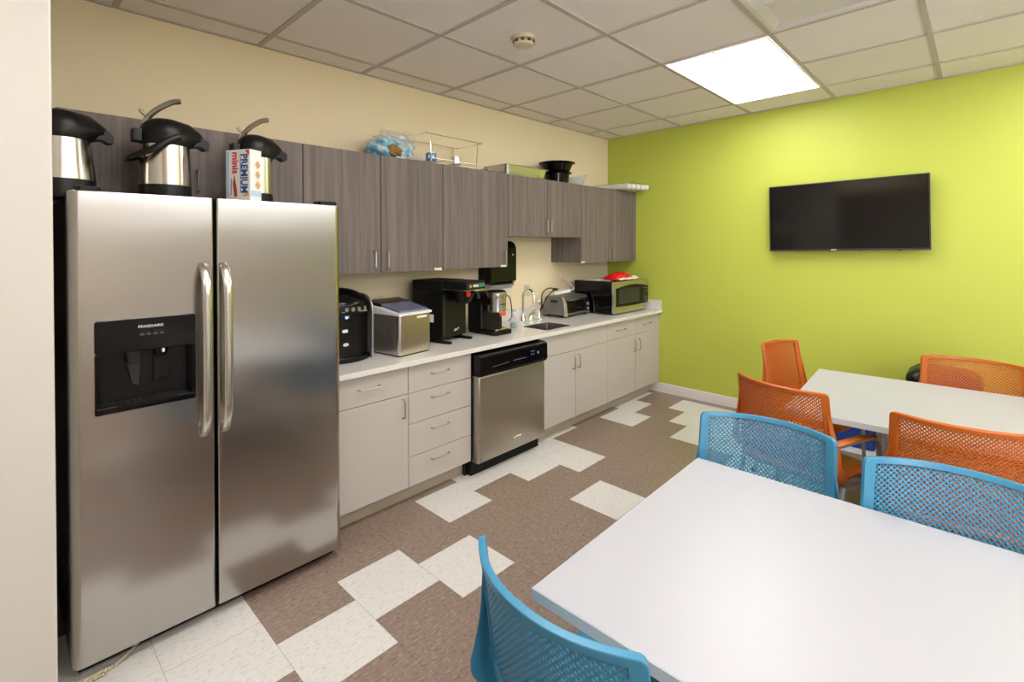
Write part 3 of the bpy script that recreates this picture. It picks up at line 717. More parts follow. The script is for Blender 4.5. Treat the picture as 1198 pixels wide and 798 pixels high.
patch([(0.20, 0.01), (0.23, 0.01), (0.26, 0.07), (0.23, 0.085)], ff, 'box_blue', 'blue_swoosh')
patch([(0.30, 0.055), (0.36, 0.095), (0.47, 0.03), (0.48, 0.004), (0.36, 0.002)], ff, 'tomato', 'topping_picture')
patch([(0.70, 0.004), (0.96, 0.004), (0.93, 0.022), (0.80, 0.018)], ff, 'cracker', 'cracker_picture')
for s_, sz_, u, z, key, nm in (('PREMIUM', 0.047, 0.76, 0.097, 'box_blue', 'big_lettering'), ('minis', 0.046, 0.40, 0.142, 'box_red', 'small_lettering')):
    b = text_bm(s_, sz_, 0.0004, bold=0.0012); w = [v.co.x for v in b.verts]; L_ = max(w) - min(w)
    want = 0.158 if s_ == 'PREMIUM' else 0.088
    bmesh.ops.transform(b, matrix=frame_mx(on_wide(u, z, 0.0009), (0, 0, -1), -an) @ Matrix.Diagonal((want / L_, 1.0, 1, 1)), verts=b.verts)
    obj(nm, b, key, t, flat=True)
def on_narrow(u, z, d=0.0008): return C0 + Bv * u + up * (z + 0.017) - an * d
b = BM()
for z in (0.135, 0.095, 0.052):
    for du, dz in ((0, 0.008), (0.10, 0), (0, -0.008), (-0.10, 0)):
        b.faces.new([b.verts.new(on_narrow(0.66 + du + 0.13 * math.cos(a), z + dz + 0.009 * math.sin(a))) for a in [2 * PI * k / 10 for k in range(10)]])
obj('cracker_pictures', b, 'cracker', t, flat=True)
b = BM(); b.faces.new([b.verts.new(on_narrow(u, z)) for u, z in ((0.03, 0.004), (0.97, 0.004), (0.97, 0.028), (0.03, 0.028))]); obj('pale_panel', b, 'box_pale', t, flat=True)

# ------------------------------------------------------------------ on the worktop
Z = ZC + 0.0004
# water dispenser
t = thing('water_dispenser', 'black countertop water dispenser with silver side trim beside the refrigerator', 'water dispenser', (1.315, 2.60, Z))
W0, W1 = 1.175, 1.437
def wfront(x, d=0.0):  # bowed front
    k = (x - (W0 + W1) / 2) / ((W1 - W0) / 2); return 2.40 + 0.05 * k * k + d
def arch(x0, x1, f0, zt, n=12): return None
b = BM()
ol = [(W0 + (W1 - W0) * k / 14, wfront(W0 + (W1 - W0) * k / 14)) for k in range(15)] + [(W1, 2.76), (W0, 2.76)]
prism(b, ol, Z, Z + 0.03, 'z', 0.006)
obj('base', b, 'black_gloss', t)
b = BM(); ol2 = [(x, y + 0.03 if y < 2.6 else y) for x, y in ol]
prism(b, ol2, Z + 0.03, Z + 0.255, 'z'); prism(b, ol, Z + 0.255, Z + 0.30, 'z', 0.003)
obj('body', b, 'black_satin', t)
b = BM()  # top hood, arched front to back
for k in range(8):
    a0 = k / 8; a1 = (k + 1) / 8
us = [W0 + (W1 - W0) * k / 14 for k in range(15)]; vs = [k / 10 for k in range(11)]
def hood(x, v):
    y = wfront(x) + (2.76 - wfront(x)) * v
    kx = (x - (W0 + W1) / 2) / ((W1 - W0) / 2)
    return (x, y, Z + 0.30 + (0.095 * (1 - 0.35 * kx * kx)) * math.sin(PI * 0.5 * min(1, v * 2.2)) * (1.0 - 0.15 * v))
grid_surface(b, hood, us, vs)
t2 = b; hd = obj('hood', b, 'black_gloss', t)
s = hd.modifiers.new('Solidify', 'SOLIDIFY'); s.thickness = 0.02; s.offset = -1
for x0, x1 in ((W0 - 0.012, W0 - 0.001), (W1 + 0.001, W1 + 0.012)):
    b = BM(); prism(b, [(2.43, Z + 0.004), (2.428, Z + 0.26), (2.437, Z + 0.295), (2.455, Z + 0.322), (2.485, Z + 0.342), (2.53, Z + 0.352), (2.76, Z + 0.345), (2.76, Z + 0.004)], x0, x1, 'x', 0.003)
    obj('side_trim', b, 'silver_plastic', t, label='silver side trim')
b = BM(); y = wfront(1.3) - 0.002
box(b, 1.25, 1.395, 2.405, 2.41, Z + 0.268, Z + 0.274)
for x in (1.275, 1.31, 1.345, 1.385): lathe(b, [(0.011, 0), (0.011, 0.001), (0.009, 0.0012), (0.0085, 0.0004), (0, 0.0004)], mx=frame_mx((x, wfront(x) - 0.0005, Z + 0.283), (1, 0, 0), (0, 0, 1)), n=20)
obj('control_ring', b, 'silver_plastic', t)
b = BM(); box(b, 1.268, 1.276, 2.397, 2.404, Z + 0.238, Z + 0.246); obj('power_light', b, 'blue_led', t, label='blue glowing power light')
b = BM(); box(b, 1.278, 1.30, 2.425, 2.434, Z + 0.236, Z + 0.248); box(b, 1.262, 1.292, 2.424, 2.433, Z + 0.16, Z + 0.176); lathe(b, [(0.016, 0), (0.016, 0.002), (0, 0.003)], mx=frame_mx((1.284, 2.432, Z + 0.095), (1, 0, 0), (0, 0, 1)), sy=0.55)
obj('stickers', b, 'paper', t)

# ice maker (rotated a little)
t = thing('ice_maker', 'stainless countertop ice maker with a clear lid and white rim', 'ice maker', (1.645, 2.475, Z), R(7))
w, dp, h = 0.122, 0.14, 0.228
b = BM(); box(b, -w, w, -dp, dp, 0.008, h, 0.022, seg=4, pick=vert_edges); obj('body', b, 'brushed_steel', t, world=False)
b = BM(); box(b, -w + 0.008, w - 0.008, -dp + 0.008, dp - 0.008, 0, 0.009, 0.01, pick=vert_edges); obj('foot', b, 'black_matte', t, world=False)
b = BM()
for k in range(6):
    for q in range(3): 
        if random.random() < 0.6: box(b, -w - 0.0008, -w, -0.02 + 0.018 * q, -0.012 + 0.018 * q, 0.11 + 0.012 * k, 0.115 + 0.012 * k)
obj('panel_legend', b, 'grey_print', t, world=False)
b = BM(); prism(b, [(-dp - 0.004, h), (-dp - 0.004, h + 0.012), (dp, h + 0.055), (dp, h)], -w - 0.003, w + 0.003, 'x', 0.005); obj('rim', b, 'white_plastic', t, world=False)
b = BM(); prism(b, [(-dp + 0.012, h + 0.016), (-dp + 0.015, h + 0.026), (0.03, h + 0.055), (0.035, h + 0.043)], -w + 0.014, w - 0.014, 'x', 0.004); lid = obj('lid_window', b, 'smoke_lid', t, world=False)
b = BM(); prism(b, [(0.032, h + 0.04), (0.032, h + 0.056), (dp, h + 0.072), (dp, h + 0.05)], -w + 0.004, w - 0.004, 'x', 0.004); obj('control_hood', b, 'black_gloss', t, world=False)
b = BM(); box(b, 0.01, 0.085, -dp - 0.001, -dp, h - 0.024, h - 0.012); obj('badge', b, 'paper', t, world=False)

# wall outlet behind the ice maker and by the faucet
def outlet(x, z, label, w=0.07, h=0.1):
    t = thing('wall_outlet', label, 'outlet', (x, YK - 0.006, z), 0, 'wall outlets over the counter')
    b = BM(); box(b, x - w / 2, x + w / 2, YK - 0.006, YK - 0.0005, z - h / 2, z + h / 2, 0.002); p = obj('cover_plate', b, 'ivory_plastic', t)
    for dz in (-0.024, 0.024):
        b = BM(); prism(b, rrect(x - 0.016, x + 0.016, z + dz - 0.014, z + dz + 0.014, 0.006), YK - 0.008, YK - 0.006, 'y'); s_ = obj('socket', b, 'ivory_plastic', p)
        b = BM()
        for dx in (-0.006, 0.006): box(b, x + dx - 0.001, x + dx + 0.001, YK - 0.0084, YK - 0.008, z + dz - 0.004, z + dz + 0.005)
        obj('slots', b, 'black_matte', s_)
outlet(1.718, 1.035, 'ivory wall outlet above the ice maker')
outlet(3.171, 1.028, 'ivory wall outlet behind the faucet')

# tall black coffee brewer
t = thing('coffee_brewer', 'tall black airpot coffee brewer on splayed feet, between ice maker and pod machine', 'coffee brewer', (2.04, 2.60, Z), R(11))
b = BM(); box(b, -0.125, 0.125, -0.125, 0.125, 0.028, 0.335, 0.005); box(b, -0.118, 0.118, -0.128, -0.12, 0.032, 0.30, 0.006); bd = obj('body', b, 'black_satin', t, world=False)
b = BM(); box(b, -0.115, -0.095, -0.131, -0.127, 0.04, 0.31, 0.002); obj('front_trim', b, 'dark_grey', bd, world=False)
b = BM(); box(b, -0.125, 0.125, -0.125, 0.125, 0.337, 0.395, 0.006); box(b, -0.11, 0.10, -0.305, -0.12, 0.345, 0.395, 0.006); hd = obj('brew_head', b, 'black_matte', t, world=False)
b = BM(); box(b, -0.095, 0.085, -0.309, -0.305, 0.352, 0.386, 0.002); pn = obj('control_panel', b, 'dark_grey', hd, world=False)
b = BM(); lathe(b, [(0.009, 0), (0.009, 0.002), (0, 0.002)], mx=frame_mx((-0.065, -0.309, 0.366), (1, 0, 0), (0, 0, 1)), n=16); obj('yellow_button', b, 'yellow_chip', pn, world=False, label='round yellow button')
b = BM(); box(b, -0.04, 0.015, -0.3115, -0.309, 0.360, 0.374); obj('display', b, 'white_print', pn, world=False)
for x in (0.025, 0.056):
    b = BM(); box(b, x, x + 0.022, -0.3115, -0.309, 0.357, 0.379); obj('green_button', b, 'green_chip', pn, world=False, label='green button')
b = BM(); box(b, -0.12, 0.11, -0.31, -0.12, 0.340, 0.3445); obj('chrome_lip', b, 'handle_steel', hd, world=False)
b = BM(); lathe(b, [(0.075, 0.338), (0.075, 0.32), (0.045, 0.255), (0.02, 0.245), (0, 0.245)], (0.0, -0.20, 0)); fn = obj('brew_funnel', b, 'black_satin', t, world=False)
b = BM(); tube(b, [(-0.01, -0.27, 0.325), (-0.01, -0.325, 0.318), (-0.01, -0.335, 0.29)], 0.012, 10, flat=(0.012, 0.007, (1, 0, 0))); obj('funnel_handle', b, 'black_satin', fn, world=False)
b = BM(); box(b, -0.065, -0.025, -0.2785, -0.276, 0.30, 0.332); obj('warning_sticker', b, 'box_red', fn, world=False, label='small red warning sticker')
b = BM()
for x in (-0.105, 0.105): box(b, x - 0.014, x + 0.014, -0.185, 0.12, 0.0, 0.016, 0.004); box(b, x - 0.012, x + 0.012, -0.1, 0.1, 0.016, 0.03)
obj('feet', b, 'black_matte', t, world=False)
b = BM(); tube(b, smooth_path([(0.0, -0.1285, 0.062), (0.006, -0.1285, 0.078), (0.011, -0.1285, 0.066), (0.018, -0.1285, 0.074), (0.023, -0.1285, 0.068), (0.03, -0.1285, 0.078), (0.034, -0.1285, 0.073), (0.042, -0.1285, 0.083)], 4), 0.0022, 6); obj('logo', b, 'white_print', bd, world=False)
b = BM(); box(b, -0.126, -0.1252, -0.06, -0.005, 0.13, 0.18); obj('side_label', b, 'paper', bd, world=False)

# pod coffee machine
t = thing('pod_coffee_machine', 'black pod coffee machine with a steel brew head, on the left of the sink', 'coffee machine', (2.435, 2.54, Z), R(1))
b = BM(); prism(b, rrect(-0.092, 0.092, -0.155, 0.13, 0.03), 0, 0.032, 'z', 0.004); obj('base', b, 'black_gloss', t, world=False)
b = BM(); prism(b, rrect(-0.092, 0.092, -0.02, 0.13, 0.02), 0.032, 0.285, 'z', 0.006); box(b, -0.092, 0.02, -0.12, 0.0, 0.20, 0.285, 0.02, seg=3); obj('body', b, 'black_satin', t, world=False)
b = BM(); lathe(b, [(0, 0.158), (0.06, 0.158), (0.066, 0.164), (0.067, 0.255), (0.072, 0.262), (0.072, 0.29), (0.066, 0.297), (0, 0.30)], (-0.022, -0.10, 0), n=40); hd = obj('brew_head', b, 'brushed_steel', t, world=False)
b = BM(); lathe(b, [(0.066, 0.2965), (0.065, 0.303), (0.05, 0.308), (0, 0.309)], (-0.022, -0.10, 0), n=40); obj('head_cap', b, 'black_satin', hd, world=False)
b = BM(); box(b, -0.046, 0.002, -0.1675, -0.160, 0.212, 0.219); obj('brand_bar', b, 'dark_grey', hd, world=False)
b = BM(); prism(b, rrect(-0.066, 0.074, -0.14, -0.03, 0.02), 0.032, 0.04, 'z', 0.002); tr = obj('drip_tray', b, 'handle_steel', t, world=False)
b = BM()
for k in range(5): box(b, -0.045 + 0.022 * k, -0.034 + 0.022 * k, -0.115, -0.06, 0.04, 0.0408)
obj('tray_slots', b, 'black_matte', tr, world=False)
b = BM(); prism(b, rrect(0.093, 0.128, -0.014, 0.125, 0.012), 0.02, 0.20, 'z', 0.004); obj('water_tank', b, 'black_satin', t, world=False)
b = BM(); box(b, 0.093, 0.150, -0.028, -0.0145, 0.105, 0.148, 0.002); obj('orange_tag', b, 'orange_tag', t, world=False, label='orange tag')

# soap bottle
t = thing('soap_bottle', 'small clear soap bottle with green liquid at the left end of the sink', 'bottle', (2.70, 2.545, Z))
b = BM(); lathe(b, [(0, 0), (0.024, 0), (0.026, 0.006), (0.025, 0.075), (0.012, 0.09), (0.012, 0.1), (0, 0.1)], (2.70, 2.545, Z)); obj('bottle', b, 'clear_plastic', t)
b = BM(); lathe(b, [(0, 0.002), (0.0225, 0.003), (0.024, 0.01), (0.0235, 0.035), (0, 0.035)], (2.70, 2.545, Z)); obj('liquid', b, 'green_chip', t, label='green soap')
b = BM(); lathe(b, [(0.013, 0.1), (0.013, 0.112), (0.005, 0.115), (0.005, 0.13), (0, 0.13)], (2.70, 2.545, Z)); box(b, 2.695, 2.705, 2.51, 2.55, Z + 0.128, Z + 0.136, 0.002); obj('pump', b, 'white_plastic', t)

# paper towel dispenser
t = thing('paper_towel_dispenser', 'black wall-mounted paper towel dispenser beside the sink', 'towel dispenser', (2.75, 2.75, 1.10))
X0, X1, Y0 = 2.60, 2.893, 2.69
prof = [(YK - 0.001, 1.11), (YK - 0.001, 1.452)] + [(Y0 + 0.075 - 0.075 * math.sin(a), 1.382 + 0.07 * math.cos(a)) for a in [PI / 2 * k / 6 for k in range(7)]] + [(Y0, 1.14), (Y0 + 0.03, 1.115)]
b = BM(); prism(b, prof, X0, X1, 'x', 0.012, seg=3); cv = obj('cover', b, 'black_gloss', t)
b = BM(); box(b, X0 - 0.002, X0 + 0.045, Y0 + 0.006, YK - 0.002, 1.12, 1.40, 0.004); obj('side_panel', b, 'black_matte', t)
b = BM(); prism(b, [(YK - 0.002, 1.075), (YK - 0.002, 1.112), (Y0 + 0.028, 1.114), (Y0 + 0.012, 1.108), (Y0 + 0.05, 1.075)], X0 + 0.02, X1 - 0.01, 'x', 0.004); obj('chute', b, 'silver_plastic', t)
b = BM(); box(b, X1 - 0.055, X1 - 0.04, Y0 - 0.002, Y0 + 0.001, 1.335, 1.35); obj('lock', b, 'silver_plastic', t)
b = BM(); prism(b, [(2.75, 1.076), (2.752, 1.05), (2.758, 1.03), (2.7595, 1.03), (2.7535, 1.05), (2.7515, 1.076)], 2.76, 2.885, 'x'); obj('paper_towel', b, 'paper', t, label='white paper towel end')

# toaster oven
t = thing('toaster_oven', 'silver toaster oven with a glass door and two knobs beside the microwave', 'toaster oven', (3.51, 2.655, Z), R(5))
w, dp = 0.192, 0.115
side = [(-dp, 0.02), (dp, 0.02), (dp, 0.155), (dp - 0.02, 0.178), (-dp + 0.06, 0.178), (-dp + 0.022, 0.165), (-dp + 0.006, 0.11)]
b = BM(); prism(b, side, -w + 0.006, w - 0.006, 'x', 0.002); sh = obj('shell', b, 'toaster_silver', t, world=False)
c = BM(); box(c, -w + 0.02, w - 0.07, -dp - 0.05, dp - 0.03, 0.045, 0.148); boolean(sh, c)
for x0, x1 in ((-w, -w + 0.011), (w - 0.011, w)):
    b = BM(); prism(b, [(-dp - 0.008, 0.012), (-dp + 0.02, 0.012), (-dp + 0.022, 0.06), (-dp + 0.028, 0.12), (-dp + 0.05, 0.178), (-dp + 0.03, 0.176), (-dp + 0.002, 0.12)], x0 - 0.002, x1 + 0.002, 'x', 0.003); obj('side_cheek', b, 'handle_steel', t, world=False)
b = BM(); prism(b, [(-dp - 0.004, 0.042), (-dp + 0.002, 0.11), (-dp + 0.018, 0.152), (-dp + 0.022, 0.15), (-dp + 0.006, 0.11), (0 - dp, 0.042)], -w + 0.014, w - 0.062, 'x'); dr = obj('glass_door', b, 'oven_glass', t, world=False)
b = BM(); tube(b, [(-w + 0.05, -dp + 0.016, 0.148), (-w + 0.05, -dp - 0.014, 0.152), (w - 0.10, -dp - 0.014, 0.152), (w - 0.10, -dp + 0.016, 0.148)], 0.006, 10); obj('door_handle', b, 'handle_steel', dr, world=False)
b = BM()
for k in range(9): tube(b, [(-w + 0.024, -dp + 0.03 + 0.02 * k, 0.085), (w - 0.075, -dp + 0.03 + 0.02 * k, 0.085)], 0.0016, 6)
obj('wire_rack', b, 'chrome', t, world=False)
b = BM(); prism(b, [(-dp - 0.003, 0.03), (-dp + 0.002, 0.12), (-dp + 0.02, 0.155), (-dp + 0.03, 0.15), (-dp + 0.01, 0.03)], w - 0.058, w - 0.014, 'x'); cp = obj('control_strip', b, 'black_satin', t, world=False)
for z in (0.135, 0.095, 0.055):
    b = BM(); lathe(b, [(0.014, 0), (0.013, 0.014), (0.011, 0.017), (0, 0.017)], mx=frame_mx((w - 0.036, -dp + 0.002 + (0.01 if z > .12 else 0), z), (1, 0, 0), (0, 0, 1)), n=20); obj('knob', b, 'silver_plastic' if z < .12 else 'black_satin', cp, world=False)
b = BM()
for x in (-w + 0.03, w - 0.03):
    for y in (-dp + 0.025, dp - 0.025): cyl(b, (x, y, 0), (x, y, 0.021), 0.013)
obj('feet', b, 'dark_grey', t, world=False)
b = BM(); box(b, -w + 0.0035, -w + 0.0058, -0.02, 0.05, 0.125, 0.147); obj('side_vent', b, 'dark_grey', t, world=False)

# power strip lying on the toaster oven
t = thing('power_strip', 'white power strip lying tilted on the toaster oven', 'power strip', (3.44, 2.60, Z + 0.18))
mx = Matrix.Translation((3.405, 2.625, Z + 0.212)) @ Matrix.Rotation(R(-52), 4, 'Z') @ Matrix.Rotation(R(-12), 4, 'Y')
b = BM(); box(b, -0.07, 0.07, -0.024, 0.024, -0.012, 0.014, 0.005, mx=mx); st = obj('housing', b, 'white_plastic', t)
for k in range(3):
    b = BM(); box(b, -0.06 + 0.042 * k, -0.034 + 0.042 * k, -0.014, 0.014, 0.014, 0.0152, mx=mx); obj('socket', b, 'ivory_plastic', st)
b = BM(); tube(b, smooth_path([(3.446, 2.573, Z + 0.227), (3.49, 2.565, Z + 0.245), (3.57, 2.66, Z + 0.265), (3.62, 2.79, Z + 0.31)], 6), 0.005, 8); obj('cord', b, 'white_plastic', t)
# loops of black cords
b = BM()
tube(b, smooth_path([(3.365, 2.68, Z + 0.232), (3.31, 2.67, Z + 0.25), (3.235, 2.67, Z + 0.245), (3.205, 2.69, Z + 0.20), (3.215, 2.70, Z + 0.13), (3.235, 2.72, Z + 0.09), (3.25, 2.75, Z + 0.04), (3.27, 2.77, Z + 0.006)], 6), 0.005, 8)
tube(b, smooth_path([(3.385, 2.655, Z + 0.238), (3.34, 2.66, Z + 0.235), (3.28, 2.68, Z + 0.19), (3.255, 2.71, Z + 0.12), (3.245, 2.73, Z + 0.07)], 6), 0.0045, 8)
box(b, 3.345, 3.385, 2.665, 2.69, Z + 0.225, Z + 0.246, 0.004)
single('appliance_cord', b, 'black_satin', 'pair of black appliance cords looping from the power strip on the toaster oven', 'cord', (3.25, 2.70, Z))
b = BM()
tube(b, smooth_path([(2.60, 2.64, Z + 0.15), (2.68, 2.67, Z + 0.21), (2.77, 2.70, Z + 0.225), (2.85, 2.73, Z + 0.20), (2.895, 2.75, Z + 0.10), (2.90, 2.76, Z + 0.03), (2.88, 2.775, Z + 0.006)], 6), 0.0045, 8)
single('coffee_machine_cord', b, 'black_satin', 'single black cord arching behind the pod machine to the left of the faucet', 'cord', (2.88, 2.775, Z))

# microwave
t = thing('microwave', 'black and stainless microwave oven at the end of the worktop by the green wall', 'microwave', (4.045, 2.53, Z))
X0, X1, Y0, Y1, Z0, Z1 = 3.745, 4.355, 2.315, 2.745, ZC + 0.012, ZC + 0.295
b = BM(); box(b, X0, X1, Y0 + 0.03, Y1, Z0, Z1, 0.004); obj('case', b, 'black_gloss', t)
b = BM(); box(b, X0, X1, Y0, Y0 + 0.0295, Z0, Z1, 0.005); fr = obj('front_frame', b, 'brushed_steel', t, label='stainless front frame')
n = 14; u0, u1 = X0 + 0.028, X1 - 0.018; zb, zt = Z0 + 0.062, Z1 - 0.06
top = [(u1 + (u0 - u1) * k / n, zt + 0.026 * math.sin(PI * k / n)) for k in range(n + 1)]
bot = [(u0 + (u1 - u0) * k / n, zb - 0.006 * math.sin(PI * k / n)) for k in range(n + 1)]
b = BM(); prism(b, bot + top, Y0 - 0.003, Y0 + 0.002, 'y', 0.001); dr = obj('door_glass', b, 'black_gloss', t)
b = BM(); prism(b, rrect(u0 + 0.035, u1 - 0.16, zb + 0.022, zt - 0.006, 0.01), Y0 - 0.0042, Y0 - 0.0031, 'y'); obj('window_mesh', b, 'dark_grey', dr)
b = BM()
for r_ in range(7):
    for c_ in range(3):
        if (r_ + c_) % 5: box(b, u1 - 0.085 + 0.026 * c_, u1 - 0.07 + 0.026 * c_, Y0 - 0.0036, Y0 - 0.003, zb + 0.012 + 0.021 * r_, zb + 0.017 + 0.021 * r_)
obj('keypad_legend', b, 'grey_print', dr)
b = BM(); box(b, X1 - 0.085, X1 - 0.012, Y0 - 0.004, Y0 - 0.0005, Z0 + 0.012, Z0 + 0.05, 0.002); obj('door_button', b, 'silver_plastic', fr)
b = BM(); lathe(b, [(0.009, 0), (0.009, 0.001), (0, 0.001)], mx=frame_mx((X0 + 0.03, Y0 - 0.0003, Z0 + 0.03), (1, 0, 0), (0, 0, 1)), n=16); obj('badge', b, 'handle_steel', fr)
b = BM()
for x in (X0 + 0.05, X1 - 0.05):
    for y in (Y0 + 0.06, Y1 - 0.05): cyl(b, (x, y, Z), (x, y, Z0 + 0.001), 0.014)
obj('feet', b, 'black_matte', t)
ZM = Z1
# red bag and papers on the microwave
t = thing('snack_bag', 'crumpled red snack bag lying on top of the microwave', 'bag', (4.03, 2.45, ZM))
b = BM(); us = [-1 + 2 * k / 20 for k in range(21)]; vs = [-1 + 2 * k / 12 for k in range(13)]
def pil(sgn):
    def fn_(u, v):
        e = max(0.0, (1 - abs(u) ** 2.5) * (1 - abs(v) ** 2.5)) ** 0.5
        wob = 0.010 * math.sin(7 * u + 3 * v) * e + 0.006 * math.sin(13 * v - 5 * u) * e
        return (4.03 + 0.165 * u + 0.02 * v, 2.45 + 0.09 * v, ZM + 0.0065 + (0.004 + 0.052 * e + max(wob, -0.01) if sgn > 0 else 0.0))
    return fn_
grid_surface(b, pil(1), us, vs); grid_surface(b, pil(-1), us, vs); bmesh.ops.remove_doubles(b, verts=b.verts, dist=0.0005); bmesh.ops.recalc_face_normals(b, faces=b.faces)
obj('wrapper', b, 'red_plastic', t, angle=80)
b = BM()
grid_surface(b, lambda u, v: (4.06 + 0.17 * u, 2.365 + 0.025 * v, ZM + 0.022 + 0.012 * v + 0.003 * math.sin(9 * u)), us, [-1, -.3, .3, 1]); obj('seal_strip', b, 'paper', t, solid=0.002, label='pale printed seal edge')
b = BM(); box(b, 3.78, 4.0, 2.50, 2.68, ZM + 0.0003, ZM + 0.003, 0.0006); box(b, 3.80, 4.04, 2.42, 2.60, ZM + 0.0028, ZM + 0.0056, 0.0006)
single('paper_packet', b, 'paper', 'flat pale paper packet under the red bag on the microwave', 'packet', (3.9, 2.55, ZM))

# ------------------------------------------------------------------ on top of the wall cabinets
ZW = ZT + 0.0005
t = thing('food_bag', 'blue and clear plastic bag of brown food on top of the wall cabinet', 'bag', (1.70, 2.66, ZW))
def blob(cx, cy, cz, rx, ry, rz, amp, seed, cut=None):
    b = BM(); bmesh.ops.create_icosphere(b, subdivisions=4, radius=1.0)
    for v in b.verts:
        p = v.co.copy(); p = Vector([math.copysign(abs(q) ** 0.72, q) for q in p]) * 0.92; n_ = 1 + amp * (math.sin(5.1 * p.x + seed) * math.sin(4.3 * p.y + 2 * seed) + 0.6 * math.sin(9 * p.z + 7 * p.x + seed) + 0.4 * math.sin(15 * p.y - 11 * p.z))
        v.co = Vector((cx + rx * p.x * n_, cy + ry * p.y * n_, max(ZW + 0.001, cz + rz * p.z * n_)))
    return b
obj('wrapper', blob(1.70, 2.66, ZW + 0.062, 0.155, 0.115, 0.085, 0.10, 1.3), 'bag_blue', t, angle=80)
obj('contents', blob(1.665, 2.595, ZW + 0.05, 0.075, 0.06, 0.042, 0.12, 2.1), 'brown_food', t, angle=80, label='brown and green food showing through')
obj('clear_top', blob(1.72, 2.64, ZW + 0.115, 0.125, 0.10, 0.065, 0.2, 4.2), 'clear_film', t, angle=80)
obj('clear_corner', blob(1.82, 2.58, ZW + 0.03, 0.075, 0.05, 0.03, 0.14, 0.4), 'clear_film', t, angle=80)
# wire chafing rack
t = thing('chafing_rack', 'chrome wire chafing dish rack standing on the wall cabinets right of the blue bag', 'wire rack', (2.12, 2.66, ZW))
b = BM(); za = ZW + 0.190; X0, X1, Y0, Y1 = 1.885, 2.365, 2.535, 2.80
rect = [(X0, Y0, za), (X1, Y0, za), (X1, Y1, za), (X0, Y1, za)]
tube(b, rect, 0.0036, 8, closed=True)
for x, y in ((X0, Y0), (X1, Y0), (X1, Y1), (X0, Y1)): cyl(b, (x, y, za - 0.004), (x, y, za + 0.012), 0.003, n=8)
obj('top_frame', b, 'chrome', t)
for k, (x, y, dx) in enumerate(((X0 + 0.03, Y0, 0.012), (X1 - 0.04, Y0, -0.012), (X1 - 0.04, Y1, -0.012), (X0 + 0.03, Y1, 0.012))):
    b = BM(); tube(b, [(x, y, za), (x + dx, y, ZW + 0.003)], 0.0027, 8); obj('leg', b, 'chrome', t)
b = BM(); zb = ZW + 0.036
tube(b, [(X0 + 0.04, Y0, zb), (X1 - 0.05, Y0, zb), (X1 - 0.05, Y1, zb), (X0 + 0.04, Y1, zb)], 0.0024, 8, closed=True)
for x in (1.98, 2.06, 2.19, 2.27): tube(b, [(x, Y0, zb), (x, Y1, zb)], 0.0022, 8)
obj('can_shelf', b, 'chrome', t)
for x, key, lab in ((2.02, 'can_blue', 'small blue fuel can standing inside the wire rack'), (2.23, 'aluminium_foil', 'small silver fuel can standing inside the wire rack')):
    t = thing('fuel_can', lab, 'can', (x, 2.66, zb + 0.003), 0, 'fuel cans in the wire rack')
    b = BM(); lathe(b, [(0, 0.0), (0.036, 0.0), (0.037, 0.004), (0.036, 0.008), (0.036, 0.044), (0.037, 0.047), (0.035, 0.05), (0, 0.05)], (x, 2.66, zb + 0.003)); cn = obj('can', b, key, t)
    b = BM(); lathe(b, [(0.034, 0.05), (0.034, 0.054), (0.02, 0.056), (0, 0.056)], (x, 2.66, zb + 0.003)); obj('lid', b, 'handle_steel', t)
    if key == 'can_blue':
        b = BM()
        for a0 in (200, 245, 290, 330):
            vv = []
            for q in range(5):
                a = R(a0 + 5 * q); vv.append((x + 0.0366 * math.cos(a), 2.66 + 0.0366 * math.sin(a)))
            for p_, q_ in zip(vv[:-1], vv[1:]): b.faces.new([b.verts.new(v) for v in ((*p_, zb + 0.02), (*q_, zb + 0.02), (*q_, zb + 0.04), (*p_, zb + 0.04))])
        obj('label_print', b, 'white_print', cn)
# foil tray
X0, X1, Y0, Y1 = 2.62, 3.12, 2.535, 2.80
b = BM(); prev = None
for ol, z in ((rrect(X0 + 0.03, X1 - 0.03, Y0 + 0.03, Y1 - 0.03, 0.03), ZW + 0.001), (rrect(X0 + 0.012, X1 - 0.012, Y0 + 0.012, Y1 - 0.012, 0.03), ZW + 0.082), (rrect(X0, X1, Y0, Y1, 0.03), ZW + 0.084), (rrect(X0 - 0.002, X1 + 0.002, Y0 - 0.002, Y1 + 0.002, 0.03), ZW + 0.079)):
    cur = [b.verts.new((x + random.uniform(-.0012, .0012), y + random.uniform(-.0012, .0012), z)) for x, y in ol]
    if prev:
        for k in range(len(cur)): b.faces.new((prev[k], prev[(k + 1) % len(cur)], cur[(k + 1) % len(cur)], cur[k]))
    else: b.faces.new(cur)
    prev = cur
bmesh.ops.recalc_face_normals(b, faces=b.faces)
single('foil_tray', b, 'aluminium_foil', 'shallow aluminium foil tray on the wall cabinets over the sink', 'tray', (2.87, 2.67, ZW), solid=0.001)
